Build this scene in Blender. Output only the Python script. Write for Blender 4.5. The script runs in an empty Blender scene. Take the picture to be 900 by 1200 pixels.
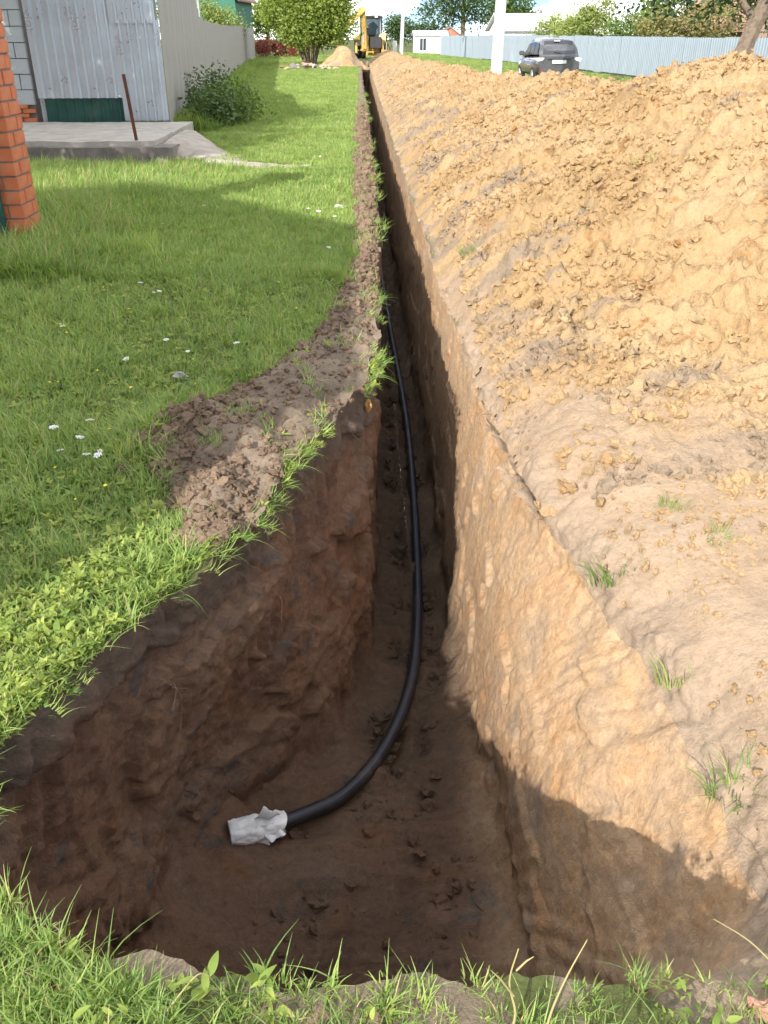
import bpy, math, random
import numpy as np
from mathutils import Vector, Matrix, Euler
random.seed(7)
RNG = np.random.default_rng(11)
S = bpy.context.scene
COL = S.collection
R = math.radians

# ------------------------------------------------------------------ camera
CAM_H = 1.6
cd = bpy.data.cameras.new('camera')
cam = bpy.data.objects.new('camera', cd)
COL.objects.link(cam)
cd.sensor_fit = 'VERTICAL'
cd.sensor_height = 24.0
cd.lens = 24.0 * 1000.0 / 1200.0
cd.clip_start = 0.02
cd.clip_end = 3000
cam.location = (0, 0, CAM_H)
cam.rotation_euler = (R(90 - 29.03), 0, R(-1.45))
S.camera = cam

# ------------------------------------------------------------------ sky and sun
SUN_EL = R(29.5)
SUN_DIR = Vector((0.5 * math.cos(SUN_EL), 0.866 * math.cos(SUN_EL), -math.sin(SUN_EL)))  # the way the light travels
w = bpy.data.worlds.new('World')
S.world = w
w.use_nodes = True
nt = w.node_tree
nt.nodes.clear()
o_ = nt.nodes.new('ShaderNodeOutputWorld')
bg = nt.nodes.new('ShaderNodeBackground')
sky = nt.nodes.new('ShaderNodeTexSky')
sky.sky_type = 'NISHITA'
sky.sun_disc = False
sky.sun_elevation = SUN_EL
sky.sun_rotation = R(180 + 30)
sky.air_density = 0.45
sky.dust_density = 0.0
sky.ozone_density = 2.5
bg.inputs['Strength'].default_value = 0.06
tc = nt.nodes.new('ShaderNodeTexCoord')
mp = nt.nodes.new('ShaderNodeMapping')
mp.inputs['Location'].default_value = (0.7, 0.2, 0.1)
mp.inputs['Scale'].default_value = (3.2, 3.2, 9.0)
nz = nt.nodes.new('ShaderNodeTexNoise')
nz.inputs['Scale'].default_value = 1.6
nz.inputs['Detail'].default_value = 7
nz.inputs['Roughness'].default_value = 0.55
cr = nt.nodes.new('ShaderNodeValToRGB')
cr.color_ramp.elements[0].position = 0.45
cr.color_ramp.elements[1].position = 0.62
mx = nt.nodes.new('ShaderNodeMix')
mx.data_type = 'RGBA'
mx.inputs['B'].default_value = (38.0, 38.4, 38.8, 1)
nt.links.new(tc.outputs['Generated'], mp.inputs['Vector'])
nt.links.new(mp.outputs['Vector'], nz.inputs['Vector'])
nt.links.new(nz.outputs['Fac'], cr.inputs['Fac'])
nt.links.new(cr.outputs['Color'], mx.inputs['Factor'])
nt.links.new(sky.outputs['Color'], mx.inputs['A'])
nt.links.new(mx.outputs['Result'], bg.inputs['Color'])
nt.links.new(bg.outputs['Background'], o_.inputs['Surface'])
sl = bpy.data.lights.new('sun', 'SUN')
sl.energy = 3.8
sl.angle = R(0.5)
sl.color = (1.0, 0.95, 0.87)
sun = bpy.data.objects.new('sun', sl)
COL.objects.link(sun)
sun.rotation_euler = SUN_DIR.to_track_quat('-Z', 'Y').to_euler()
sun.location = (-20, -20, 30)
S.view_settings.view_transform = 'Standard'
S.view_settings.look = 'None'
S.view_settings.gamma = 1
S.view_settings.exposure = 1.15
S.render.engine = 'CYCLES'
S.cycles.use_denoising = True
S.cycles.max_bounces = 8
S.cycles.diffuse_bounces = 4
S.cycles.transparent_max_bounces = 8

# ------------------------------------------------------------------ numpy noise
_p = np.random.default_rng(3).permutation(256)
PERM = np.concatenate([_p, _p, _p])
_g = np.random.default_rng(5).normal(size=(256, 3))
GRAD = (_g / np.linalg.norm(_g, axis=1)[:, None]).astype(np.float32)


def pn(p):
    p = np.asarray(p, dtype=np.float32)
    i = np.floor(p).astype(np.int64)
    f = p - i
    i &= 255
    u = f * f * f * (f * (f * 6 - 15) + 10)
    out = 0
    for dx in (0, 1):
        wx = u[:, 0] if dx else 1 - u[:, 0]
        a = PERM[(i[:, 0] + dx) & 255]
        for dy in (0, 1):
            wy = u[:, 1] if dy else 1 - u[:, 1]
            b = PERM[(a + i[:, 1] + dy) & 255]
            for dz in (0, 1):
                wz = u[:, 2] if dz else 1 - u[:, 2]
                g = GRAD[PERM[(b + i[:, 2] + dz) & 255]]
                d = g[:, 0] * (f[:, 0] - dx) + g[:, 1] * (f[:, 1] - dy) + g[:, 2] * (f[:, 2] - dz)
                out = out + wx * wy * wz * d
    return out * 1.5


def fbm(p, octv=4, sc=1.0, off=0.0, gain=0.5):
    p = np.asarray(p, dtype=np.float32) * sc + off
    a, out = 1.0, 0
    for k in range(octv):
        out = out + a * pn(p + 17.3 * k)
        p = p * 2.03
        a *= gain
    return out


def worley(p, sc=1.0, off=0.0):
    """distance to the nearest feature point in units of one cell, and a random value of that cell"""
    p = np.asarray(p, dtype=np.float32) * sc + off
    i = np.floor(p).astype(np.int64)
    best = np.full(len(p), 9.0, dtype=np.float32)
    rv = np.zeros(len(p), dtype=np.float32)
    for dx in (-1, 0, 1):
        for dy in (-1, 0, 1):
            for dz in (-1, 0, 1):
                c = i + (dx, dy, dz)
                h = PERM[(PERM[(PERM[c[:, 0] & 255] + c[:, 1]) & 255] + c[:, 2]) & 255]
                fp = c + (GRAD[h] * 0.45 + 0.5)
                d = np.linalg.norm(p - fp, axis=1)
                m = d < best
                best = np.where(m, d, best)
                rv = np.where(m, h / 255.0, rv)
    return best, rv


def sstep(a, b, x):
    t = np.clip((x - a) / (b - a), 0, 1)
    return t * t * (3 - 2 * t)


# ------------------------------------------------------------------ mesh helpers
def new_obj(name, me, parent=None, mat=None):
    o = bpy.data.objects.new(name, me)
    COL.objects.link(o)
    if parent is not None:
        o.parent = parent
    if mat is not None:
        if me.materials:
            me.materials[0] = mat
        else:
            me.materials.append(mat)
    return o


def np_mesh(name, verts, faces, smooth=True):
    verts = np.asarray(verts, dtype=np.float32)
    faces = np.asarray(faces, dtype=np.int32)
    me = bpy.data.meshes.new(name)
    k = faces.shape[1]
    me.vertices.add(len(verts))
    me.vertices.foreach_set('co', verts.ravel())
    me.loops.add(faces.size)
    me.loops.foreach_set('vertex_index', faces.ravel())
    me.polygons.add(len(faces))
    me.polygons.foreach_set('loop_start', np.arange(len(faces), dtype=np.int32) * k)
    me.polygons.foreach_set('loop_total', np.full(len(faces), k, dtype=np.int32))
    me.polygons.foreach_set('use_smooth', np.full(len(faces), smooth, dtype=bool))
    me.update(calc_edges=True)
    return me


def tag(o, label=None, cat=None, group=None, kind=None):
    for k, v in (('label', label), ('category', cat), ('group', group), ('kind', kind)):
        if v:
            o[k] = v
    return o


def empty(name, loc, rz=0.0):
    o = bpy.data.objects.new(name, None)
    o.empty_display_size = 0.1
    COL.objects.link(o)
    o.location = loc
    o.rotation_euler = (0, 0, rz)
    return o


class MB:
    """collects shapes into one mesh"""

    def __init__(self):
        self.v = []
        self.f = []

    def add(self, vs, fs):
        n = len(self.v)
        self.v += [tuple(v) for v in vs]
        self.f += [tuple(i + n for i in f) for f in fs]

    def box(self, a, b, M=None):
        x0, y0, z0 = a
        x1, y1, z1 = b
        vs = [Vector(c) for c in ((x0, y0, z0), (x1, y0, z0), (x1, y1, z0), (x0, y1, z0), (x0, y0, z1), (x1, y0, z1), (x1, y1, z1), (x0, y1, z1))]
        if M:
            vs = [M @ v for v in vs]
        self.add(vs, [(0, 3, 2, 1), (4, 5, 6, 7), (0, 1, 5, 4), (1, 2, 6, 5), (2, 3, 7, 6), (3, 0, 4, 7)])
        return self

    def tube(self, pts, radii, n=10, caps=True):
        pts = [Vector(p) for p in pts]
        if not hasattr(radii, '__len__'):
            radii = [radii] * len(pts)
        rings, up = [], None
        vs, fs = [], []
        for i, p in enumerate(pts):
            t = (pts[min(i + 1, len(pts) - 1)] - pts[max(i - 1, 0)]).normalized()
            if up is None:
                up = Vector((0, 0, 1)) if abs(t.z) < 0.9 else Vector((1, 0, 0))
            a = t.cross(up).normalized()
            b = a.cross(t).normalized()
            up = b
            for k in range(n):
                an = 2 * math.pi * k / n
                vs.append(p + (a * math.cos(an) + b * math.sin(an)) * radii[i])
        for i in range(len(pts) - 1):
            for k in range(n):
                k2 = (k + 1) % n
                fs.append((i * n + k, i * n + k2, (i + 1) * n + k2, (i + 1) * n + k))
        if caps:
            fs.append(tuple(range(n - 1, -1, -1)))
            fs.append(tuple(range((len(pts) - 1) * n, len(pts) * n)))
        self.add(vs, fs)
        return self

    def prism(self, poly, a, b, axis='x'):
        """extrude a 2D polygon along an axis from a to b"""
        n = len(poly)
        vs = []
        for t in (a, b):
            for (p, q) in poly:
                vs.append((t, p, q) if axis == 'x' else (p, t, q) if axis == 'y' else (p, q, t))
        fs = [tuple(range(n)), tuple(range(2 * n - 1, n - 1, -1))]
        fs += [(i, i + n, (i + 1) % n + n, (i + 1) % n) for i in range(n)]
        self.add(vs, fs)
        return self

    def build(self, name, mat, parent=None, bevel=0.0, smooth=False, seg=2):
        me = bpy.data.meshes.new(name)
        me.from_pydata([tuple(v) for v in self.v], [], self.f)
        import bmesh
        bm = bmesh.new()
        bm.from_mesh(me)
        bmesh.ops.recalc_face_normals(bm, faces=bm.faces)
        if bevel:
            es = [e for e in bm.edges if len(e.link_faces) == 2 and e.calc_face_angle(0) > 0.5]
            bmesh.ops.bevel(bm, geom=es, offset=bevel, segments=seg, affect='EDGES', clamp_overlap=True)
        if smooth:
            for f in bm.faces:
                f.smooth = True
        bm.to_mesh(me)
        bm.free()
        if smooth:
            try:
                me.set_sharp_from_angle(angle=R(40))
            except Exception:
                pass
        return new_obj(name, me, parent, mat)


# ------------------------------------------------------------------ materials
def mat_base(name, rough=0.9, spec=0.2):
    m = bpy.data.materials.new(name)
    m.use_nodes = True
    b = m.node_tree.nodes['Principled BSDF']
    b.inputs['Roughness'].default_value = rough
    b.inputs['Specular IOR Level'].default_value = spec
    return m, m.node_tree, b


def N(nt, t, **kw):
    n = nt.nodes.new(t)
    for k, v in kw.items():
        if k.startswith('i_'):
            n.inputs[k[2:].replace('_', ' ')].default_value = v
        else:
            setattr(n, k, v)
    return n


def noise(nt, vec, scale, detail=5, rough=0.6, dist=0.0):
    n = N(nt, 'ShaderNodeTexNoise')
    n.inputs['Scale'].default_value = scale
    n.inputs['Detail'].default_value = detail
    n.inputs['Roughness'].default_value = rough
    n.inputs['Distortion'].default_value = dist
    nt.links.new(vec, n.inputs['Vector'])
    return n.outputs['Fac']


def ramp(nt, fac, stops):
    n = N(nt, 'ShaderNodeValToRGB')
    e = n.color_ramp.elements
    while len(e) < len(stops):
        e.new(0.5)
    for i, (p, c) in enumerate(stops):
        e[i].position = p
        e[i].color = (*c, 1) if len(c) == 3 else c
    nt.links.new(fac, n.inputs['Fac'])
    return n.outputs['Color']


def mixc(nt, fac, a, b, mode='MIX'):
    n = N(nt, 'ShaderNodeMix', data_type='RGBA', blend_type=mode)
    for sock, v in (('Factor', fac), ('A', a), ('B', b)):
        if hasattr(v, 'links') or hasattr(v, 'is_linked'):
            nt.links.new(v, n.inputs[sock])
        elif sock == 'Factor':
            n.inputs[sock].default_value = v
        else:
            n.inputs[sock].default_value = (*v, 1)
    return n.outputs['Result']


def mapr(nt, v, a, b, c=0.0, d=1.0):
    n = N(nt, 'ShaderNodeMapRange')
    n.interpolation_type = 'SMOOTHSTEP'
    nt.links.new(v, n.inputs['Value'])
    for k, x in zip(('From Min', 'From Max', 'To Min', 'To Max'), (a, b, c, d)):
        n.inputs[k].default_value = x
    return n.outputs['Result']


def math_(nt, op, a, b=None):
    n = N(nt, 'ShaderNodeMath', operation=op)
    for i, v in enumerate((a, b)):
        if v is None:
            continue
        if hasattr(v, 'is_linked'):
            nt.links.new(v, n.inputs[i])
        else:
            n.inputs[i].default_value = v
    return n.outputs[0]


def bump(nt, b, h, strength=0.5, dist=0.02):
    n = N(nt, 'ShaderNodeBump')
    n.inputs['Strength'].default_value = strength
    n.inputs['Distance'].default_value = dist
    nt.links.new(h, n.inputs['Height'])
    nt.links.new(n.outputs['Normal'], b.inputs['Normal'])


def pos(nt):
    return N(nt, 'ShaderNodeNewGeometry').outputs['Position']


def objco(nt):
    return N(nt, 'ShaderNodeTexCoord').outputs['Object']


def plain(name, col, rough=0.6, metal=0.0, var=0.25, scale=6.0, spec=0.4, dirt=None, bumps=0.0, coat=0.0):
    """painted or worn surface: base colour with noise variation and optional dirt"""
    m, nt, b = mat_base(name, rough, spec)
    v = objco(nt)
    f = noise(nt, v, scale, 6, 0.65)
    lo = tuple(c * (1 - var) for c in col)
    hi = tuple(min(1, c * (1 + var)) for c in col)
    c = ramp(nt, f, [(0.3, lo), (0.7, hi)])
    if dirt:
        f2 = noise(nt, v, scale * 0.6, 8, 0.7)
        c = mixc(nt, mapr(nt, f2, 0.52, 0.72), c, dirt)
    nt.links.new(c, b.inputs['Base Color'])
    b.inputs['Metallic'].default_value = metal
    b.inputs['Coat Weight'].default_value = coat
    rr = mapr(nt, f, 0.2, 0.8, max(0.05, rough - 0.12), min(1, rough + 0.12))
    nt.links.new(rr, b.inputs['Roughness'])
    if bumps:
        bump(nt, b, noise(nt, v, scale * 8, 5, 0.7), 0.4, bumps)
    return m


def leaf_mat(name, c_lo, c_hi, trans=0.35, rough=0.5, patch=None, attr=False):
    m, nt, b = mat_base(name, rough, 0.35)
    oi = N(nt, 'ShaderNodeObjectInfo')
    p = pos(nt)
    f = noise(nt, p, 0.7, 3, 0.6)
    f2 = noise(nt, p, 9.0, 2, 0.5)
    r = math_(nt, 'ADD', math_(nt, 'MULTIPLY', oi.outputs['Random'], 0.45), math_(nt, 'ADD', math_(nt, 'MULTIPLY', f, 0.35), math_(nt, 'MULTIPLY', f2, 0.35)))
    c = ramp(nt, r, [(0.3, c_lo), (0.85, c_hi)])
    if patch:
        c = mixc(nt, mapr(nt, noise(nt, p, patch[1], 4, 0.7), patch[2], patch[3]), c, patch[0])
    nt.links.new(c, b.inputs['Base Color'])
    t = N(nt, 'ShaderNodeBsdfTranslucent')
    nt.links.new(mixc(nt, 1.0, c, (1.25, 1.2, 0.55), 'MULTIPLY'), t.inputs['Color'])
    ms = N(nt, 'ShaderNodeMixShader')
    ms.inputs[0].default_value = trans
    out = nt.nodes['Material Output']
    nt.links.new(b.outputs[0], ms.inputs[1])
    nt.links.new(t.outputs[0], ms.inputs[2])
    nt.links.new(ms.outputs[0], out.inputs['Surface'])
    return m


def clay_mat():
    """cut clay of the trench: dark topsoil, then red brown and tan clay with grey and orange pockets"""
    m, nt, b = mat_base('cut_clay', 0.88, 0.25)
    p = pos(nt)
    sx = N(nt, 'ShaderNodeSeparateXYZ')
    nt.links.new(p, sx.inputs[0])
    n1 = noise(nt, p, 1.6, 6, 0.62, 0.6)
    n2 = noise(nt, p, 5.5, 6, 0.65, 0.4)
    n3 = noise(nt, p, 28.0, 5, 0.7)
    clay = ramp(nt, n1, [(0.30, (0.076, 0.042, 0.029)), (0.45, (0.130, 0.071, 0.044)), (0.58, (0.142, 0.087, 0.057)), (0.72, (0.108, 0.081, 0.065))])
    clay = mixc(nt, mapr(nt, n2, 0.57, 0.70), clay, (0.15, 0.070, 0.033))
    clay = mixc(nt, mapr(nt, n2, 0.42, 0.33), clay, (0.076, 0.062, 0.057))
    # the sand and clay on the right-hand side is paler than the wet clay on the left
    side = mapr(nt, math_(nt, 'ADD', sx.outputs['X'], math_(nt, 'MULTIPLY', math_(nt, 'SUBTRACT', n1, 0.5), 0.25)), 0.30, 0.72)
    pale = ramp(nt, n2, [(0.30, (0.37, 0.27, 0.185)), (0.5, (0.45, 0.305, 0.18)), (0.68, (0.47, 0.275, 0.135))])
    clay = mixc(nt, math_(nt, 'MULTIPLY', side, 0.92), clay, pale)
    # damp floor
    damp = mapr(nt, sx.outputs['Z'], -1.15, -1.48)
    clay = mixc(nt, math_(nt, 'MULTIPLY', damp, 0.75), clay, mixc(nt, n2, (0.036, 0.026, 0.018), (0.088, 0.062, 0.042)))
    # topsoil under the turf, uneven lower edge
    tz = math_(nt, 'ADD', sx.outputs['Z'], math_(nt, 'MULTIPLY', math_(nt, 'SUBTRACT', n1, 0.5), 0.55))
    top = mapr(nt, tz, -0.27, -0.10)
    soil = mixc(nt, n2, (0.05, 0.038, 0.030), (0.115, 0.085, 0.066))
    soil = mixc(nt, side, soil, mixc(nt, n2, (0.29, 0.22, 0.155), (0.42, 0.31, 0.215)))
    c = mixc(nt, math_(nt, 'MULTIPLY', top, 0.85), clay, soil)
    c = mixc(nt, 0.55, c, ramp(nt, noise(nt, p, 34, 10, 0.8, 0.5), [(0.28, (0.25, 0.24, 0.23)), (0.5, (1.0, 1.0, 1.0)), (0.74, (1.75, 1.7, 1.65))]), 'MULTIPLY')
    nt.links.new(c, b.inputs['Base Color'])
    vo = N(nt, 'ShaderNodeTexVoronoi')
    vo.inputs['Scale'].default_value = 34
    wob = N(nt, 'ShaderNodeVectorMath', operation='MULTIPLY_ADD')
    nt.links.new(N(nt, 'ShaderNodeTexNoise').outputs['Color'], wob.inputs[0])
    wob.inputs[1].default_value = (0.1, 0.1, 0.1)
    nt.links.new(p, wob.inputs[2])
    nt.links.new(wob.outputs[0], vo.inputs['Vector'])
    h = math_(nt, 'ADD', math_(nt, 'MULTIPLY', noise(nt, p, 16, 9, 0.78, 0.8), 1.1), math_(nt, 'ADD', math_(nt, 'MULTIPLY', n3, 0.7), math_(nt, 'MULTIPLY', vo.outputs['Distance'], -0.12)))
    bump(nt, b, h, 0.85, 0.018)
    return m


def spoil_mat(name='loose_spoil', k=1.0):
    m, nt, b = mat_base(name, 0.95, 0.12)
    p = pos(nt)
    n1 = noise(nt, p, 0.9, 6, 0.6, 0.5)
    n2 = noise(nt, p, 4.5, 6, 0.65, 0.5)
    n3 = noise(nt, p, 30.0, 5, 0.7)
    c = ramp(nt, n1, [(0.30, (0.295 * k, 0.192 * k, 0.096 * k)), (0.47, (0.35 * k, 0.237 * k, 0.122 * k)), (0.60, (0.38 * k, 0.268 * k, 0.150 * k)), (0.75, (0.32 * k, 0.20 * k, 0.092 * k))])
    c = mixc(nt, mapr(nt, n2, 0.56, 0.68), c, (0.29 * k, 0.165 * k, 0.070 * k))
    # grey topsoil lumps thrown up with it, more of them near the trench edge
    sx = N(nt, 'ShaderNodeSeparateXYZ')
    nt.links.new(p, sx.inputs[0])
    nearx = mapr(nt, sx.outputs['X'], 2.3, 0.75, 0.0, 0.085)
    st = N(nt, 'ShaderNodeMapping')
    st.inputs['Rotation'].default_value = (0, 0, R(35))
    st.inputs['Scale'].default_value = (0.6, 1.9, 1.0)
    nt.links.new(p, st.inputs['Vector'])
    g = math_(nt, 'ADD', noise(nt, st.outputs[0], 1.5, 5, 0.6), nearx)
    c = mixc(nt, mapr(nt, g, 0.565, 0.665, 0.0, 0.8), c, (0.225 * k, 0.178 * k, 0.135 * k))
    th = N(nt, 'ShaderNodeAttribute', attribute_name='thin').outputs['Fac']
    pkc = ramp(nt, n2, [(0.3, (0.27 * k, 0.195 * k, 0.13 * k)), (0.5, (0.345 * k, 0.25 * k, 0.168 * k)), (0.72, (0.32 * k, 0.248 * k, 0.182 * k))])
    c = mixc(nt, th, c, pkc)
    c = mixc(nt, 0.5, c, ramp(nt, noise(nt, p, 36, 10, 0.8, 0.3), [(0.28, (0.45, 0.43, 0.40)), (0.5, (1, 1, 1)), (0.74, (1.4, 1.4, 1.4))]), 'MULTIPLY')
    nt.links.new(c, b.inputs['Base Color'])
    h = math_(nt, 'ADD', math_(nt, 'MULTIPLY', n3, 0.6), math_(nt, 'MULTIPLY', noise(nt, p, 85, 4, 0.7), 0.35))
    bump(nt, b, h, 0.9, 0.03)
    return m


def ground_mat():
    m, nt, b = mat_base('ground_soil', 0.95, 0.12)
    p = pos(nt)
    a = N(nt, 'ShaderNodeAttribute', attribute_name='dirt').outputs['Fac']
    pk = N(nt, 'ShaderNodeAttribute', attribute_name='packed').outputs['Fac']
    n1 = noise(nt, p, 2.2, 6, 0.65, 0.3)
    n3 = noise(nt, p, 26.0, 6, 0.7)
    turf = ramp(nt, n1, [(0.3, (0.06, 0.07, 0.025)), (0.7, (0.10, 0.115, 0.04))])
    soil = ramp(nt, n1, [(0.3, (0.125, 0.096, 0.072)), (0.5, (0.18, 0.14, 0.105)), (0.7, (0.24, 0.185, 0.135))])
    pack = ramp(nt, n1, [(0.3, (0.27, 0.195, 0.130)), (0.5, (0.345, 0.25, 0.168)), (0.72, (0.32, 0.248, 0.182))])
    c = mixc(nt, a, turf, soil)
    lp = N(nt, 'ShaderNodeAttribute', attribute_name='lip').outputs['Fac']
    pack = mixc(nt, math_(nt, 'MULTIPLY', lp, 0.8), pack, ramp(nt, n1, [(0.3, (0.20, 0.155, 0.115)), (0.7, (0.31, 0.24, 0.175))]))
    c = mixc(nt, pk, c, pack)
    c = mixc(nt, 0.5, c, ramp(nt, noise(nt, p, 40, 10, 0.8, 0.3), [(0.28, (0.4, 0.4, 0.4)), (0.5, (1, 1, 1)), (0.74, (1.45, 1.45, 1.45))]), 'MULTIPLY')
    nt.links.new(c, b.inputs['Base Color'])
    h = math_(nt, 'ADD', n3, math_(nt, 'MULTIPLY', noise(nt, p, 100, 4, 0.7), 0.4))
    bump(nt, b, h, 0.8, 0.014)
    return m


M_CLAY = clay_mat()
M_SPOIL = spoil_mat()
M_GROUND = ground_mat()

# ------------------------------------------------------------------ terrain
LEFT_Y = [-50, 1.5, 2.4, 2.8, 3.64, 4.24, 5.02, 7.0, 9.3, 15.9, 30, 75]
LEFT_X = [-0.2, -1.0, -0.64, -0.70, -1.0, -0.64, -0.32, -0.09, -0.10, -0.11, -0.10, -0.10]     # where the bare strip meets the lawn
RIM_LY = [1.29, 1.6, 2.02, 2.37, 2.75, 3.2, 3.75, 4.05, 4.3, 6.2, 12, 75]
RIM_RY = [1.08, 1.4, 1.75, 2.1, 2.73, 3.6, 4.6, 6, 9, 16, 37, 70]
RIM_RX = [.86, .96, .99, .97, .86, .74, .67, .65, .63, .58, .6, .62]
RIM_LX = [-.92, -0.98, -0.82, -0.64, -0.42, -0.34, -0.12, 0.0, 0.05, 0.11, 0.16, 0.15]


def G(x, y):
    """the lie of the land before any digging"""
    x = np.asarray(x, dtype=np.float32)
    y = np.asarray(y, dtype=np.float32)
    g = 0.2 * sstep(28, 75, y) - 0.12 * sstep(4, 9, x) * sstep(12, 30, y)
    P = np.stack([x, y, 0 * x], 1)
    g = g + 0.03 * pn(P * 0.45) + 0.012 * pn(P * 1.7)
    return g - 0.0


def dirt_mask(x, y):
    P = np.stack([x, y, 0 * x], 1).astype(np.float32)
    wob = 0.10 * fbm(P, 3, 3.0) + 0.05 * fbm(P, 2, 11.0, 4.0)
    edge = np.interp(y, LEFT_Y, LEFT_X) + wob * np.clip(y / 4, 0.5, 1.5)
    m = sstep(-0.06, 0.06, x - edge - 0.05 * (y > 5)) * (x < 0.4)
    m = m * sstep(2.35, 2.75, y + wob)
    nb = sstep(0.12, 0.28, fbm(P, 3, 5.0, 19.0) + 0.35 * sstep(0.84, 0.97, y)) * (y < 1.25) * (y > 0.2) * (np.abs(x) < 1.3)
    return np.clip(np.maximum(m, nb * 0.9), 0, 1)


def berm(x, y):
    """low heaped soil on the left lip, with a lump of clods thrown on the lawn"""
    edge = np.interp(y, LEFT_Y, LEFT_X)
    rim = np.interp(y, RIM_LY, RIM_LX)
    t = np.clip((x - edge) / np.maximum(rim - edge, 0.1), -0.4, 1.2)
    prof = sstep(-0.1, 0.45, t) * (1 - 0.45 * sstep(0.55, 1.0, t))
    hh = np.interp(y, [2.4, 2.9, 3.6, 4.4, 5.2, 7, 75], [0.0, 0.05, 0.10, 0.12, 0.09, 0.07, 0.06])
    h = hh * prof * (x < 0.4)
    d2 = ((x + 0.84) / 0.22) ** 2 + ((y - 3.52) / 0.26) ** 2
    h = h + 0.09 * np.exp(-d2)
    return h


def packed_mask(x, y):
    P = np.stack([x, y, 0 * x], 1).astype(np.float32)
    return sstep(0.0, 0.12, x - 0.55 + 0.08 * fbm(P, 2, 2.0)) * sstep(0.75, 1.05, y + 0.15 * fbm(P, 3, 2.5) - 0.10 * sstep(1.1, 0.9, x)) * (1 - sstep(4.6, 5.6, x) * sstep(10, 14, y))


def surf(x, y):
    x = np.asarray(x, dtype=np.float32)
    y = np.asarray(y, dtype=np.float32)
    z = G(x, y) + berm(x, y)
    P = np.stack([x, y, 0 * x], 1)
    dm = dirt_mask(x, y)
    near = (np.abs(x) < 6) & (y < 30)
    if near.any():
        dd = np.zeros_like(z)
        Pn = P[near]
        w1, _ = worley(Pn, 13.0)
        w2, _ = worley(Pn, 30.0, 3.3)
        dd[near] = 0.055 * fbm(Pn, 5, 4.0, 0.0, 0.62) + 0.03 * np.clip(0.5 - w1, 0, 1) * (fbm(Pn, 2, 2.0, 3.0) > 0) + 0.012 * np.clip(0.55 - w2, 0, 1)
        z = z + dd * dm * (y > 1.3)
    pk = packed_mask(x, y)
    z = z + pk * (0.022 * fbm(P, 5, 2.6, 0.0, 0.6))
    rr = np.interp(y, RIM_RY, RIM_RX)
    z = z - np.interp(y, [1.1, 1.4, 4, 6, 20], [0.02, 0.24, 0.22, 0.11, 0.05]) * np.exp(-np.abs(x - rr) / 0.17) * (x > 0.3)
    return z


CTRL = [(.15, 70, .16), (.12, 40, .14), (.16, 20, .17), (.16, 12, .17), (.15, 8.8, .13), (.11, 6.2, .08), (.08, 5, .06)]
CT = [(x, y, bx, y) for x, y, bx in CTRL]
CT += [(.05, 4.3, .04, 4.35), (.0, 4.05, .02, 4.0), (-.12, 3.75, .0, 3.6), (-.34, 3.2, -.12, 3.1), (-.42, 2.75, -.42, 2.80), (-.64, 2.37, -.68, 2.44),
       (-.82, 2.02, -.74, 2.05), (-.98, 1.6, -.8, 1.72), (-.92, 1.29, -.70, 1.45), (-.60, 1.06, -.45, 1.28), (-.22, .99, -.15, 1.22), (.25, .98, .2, 1.2),
       (.6, 1.0, .42, 1.28), (.86, 1.1, .54, 1.5), (.96, 1.4, .56, 1.8), (.99, 1.75, .55, 2.1), (.97, 2.1, .53, 2.45), (.86, 2.73, .52, 3.0), (.74, 3.6, .52, 3.8),
       (.67, 4.6, .52, 4.7), (.65, 6, .52, 6), (.63, 9, .52, 9), (.58, 16, .5, 16), (.6, 37, .5, 37), (.62, 70, .5, 70)]
CT = np.array(CT, dtype=np.float64)
CN = len(CT)


def zfloor(y):
    return np.interp(y, [1.2, 2.3, 3.0, 4.2, 20, 70], [-1.36, -1.32, -1.42, -1.59, -1.6, -1.35])


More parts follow.
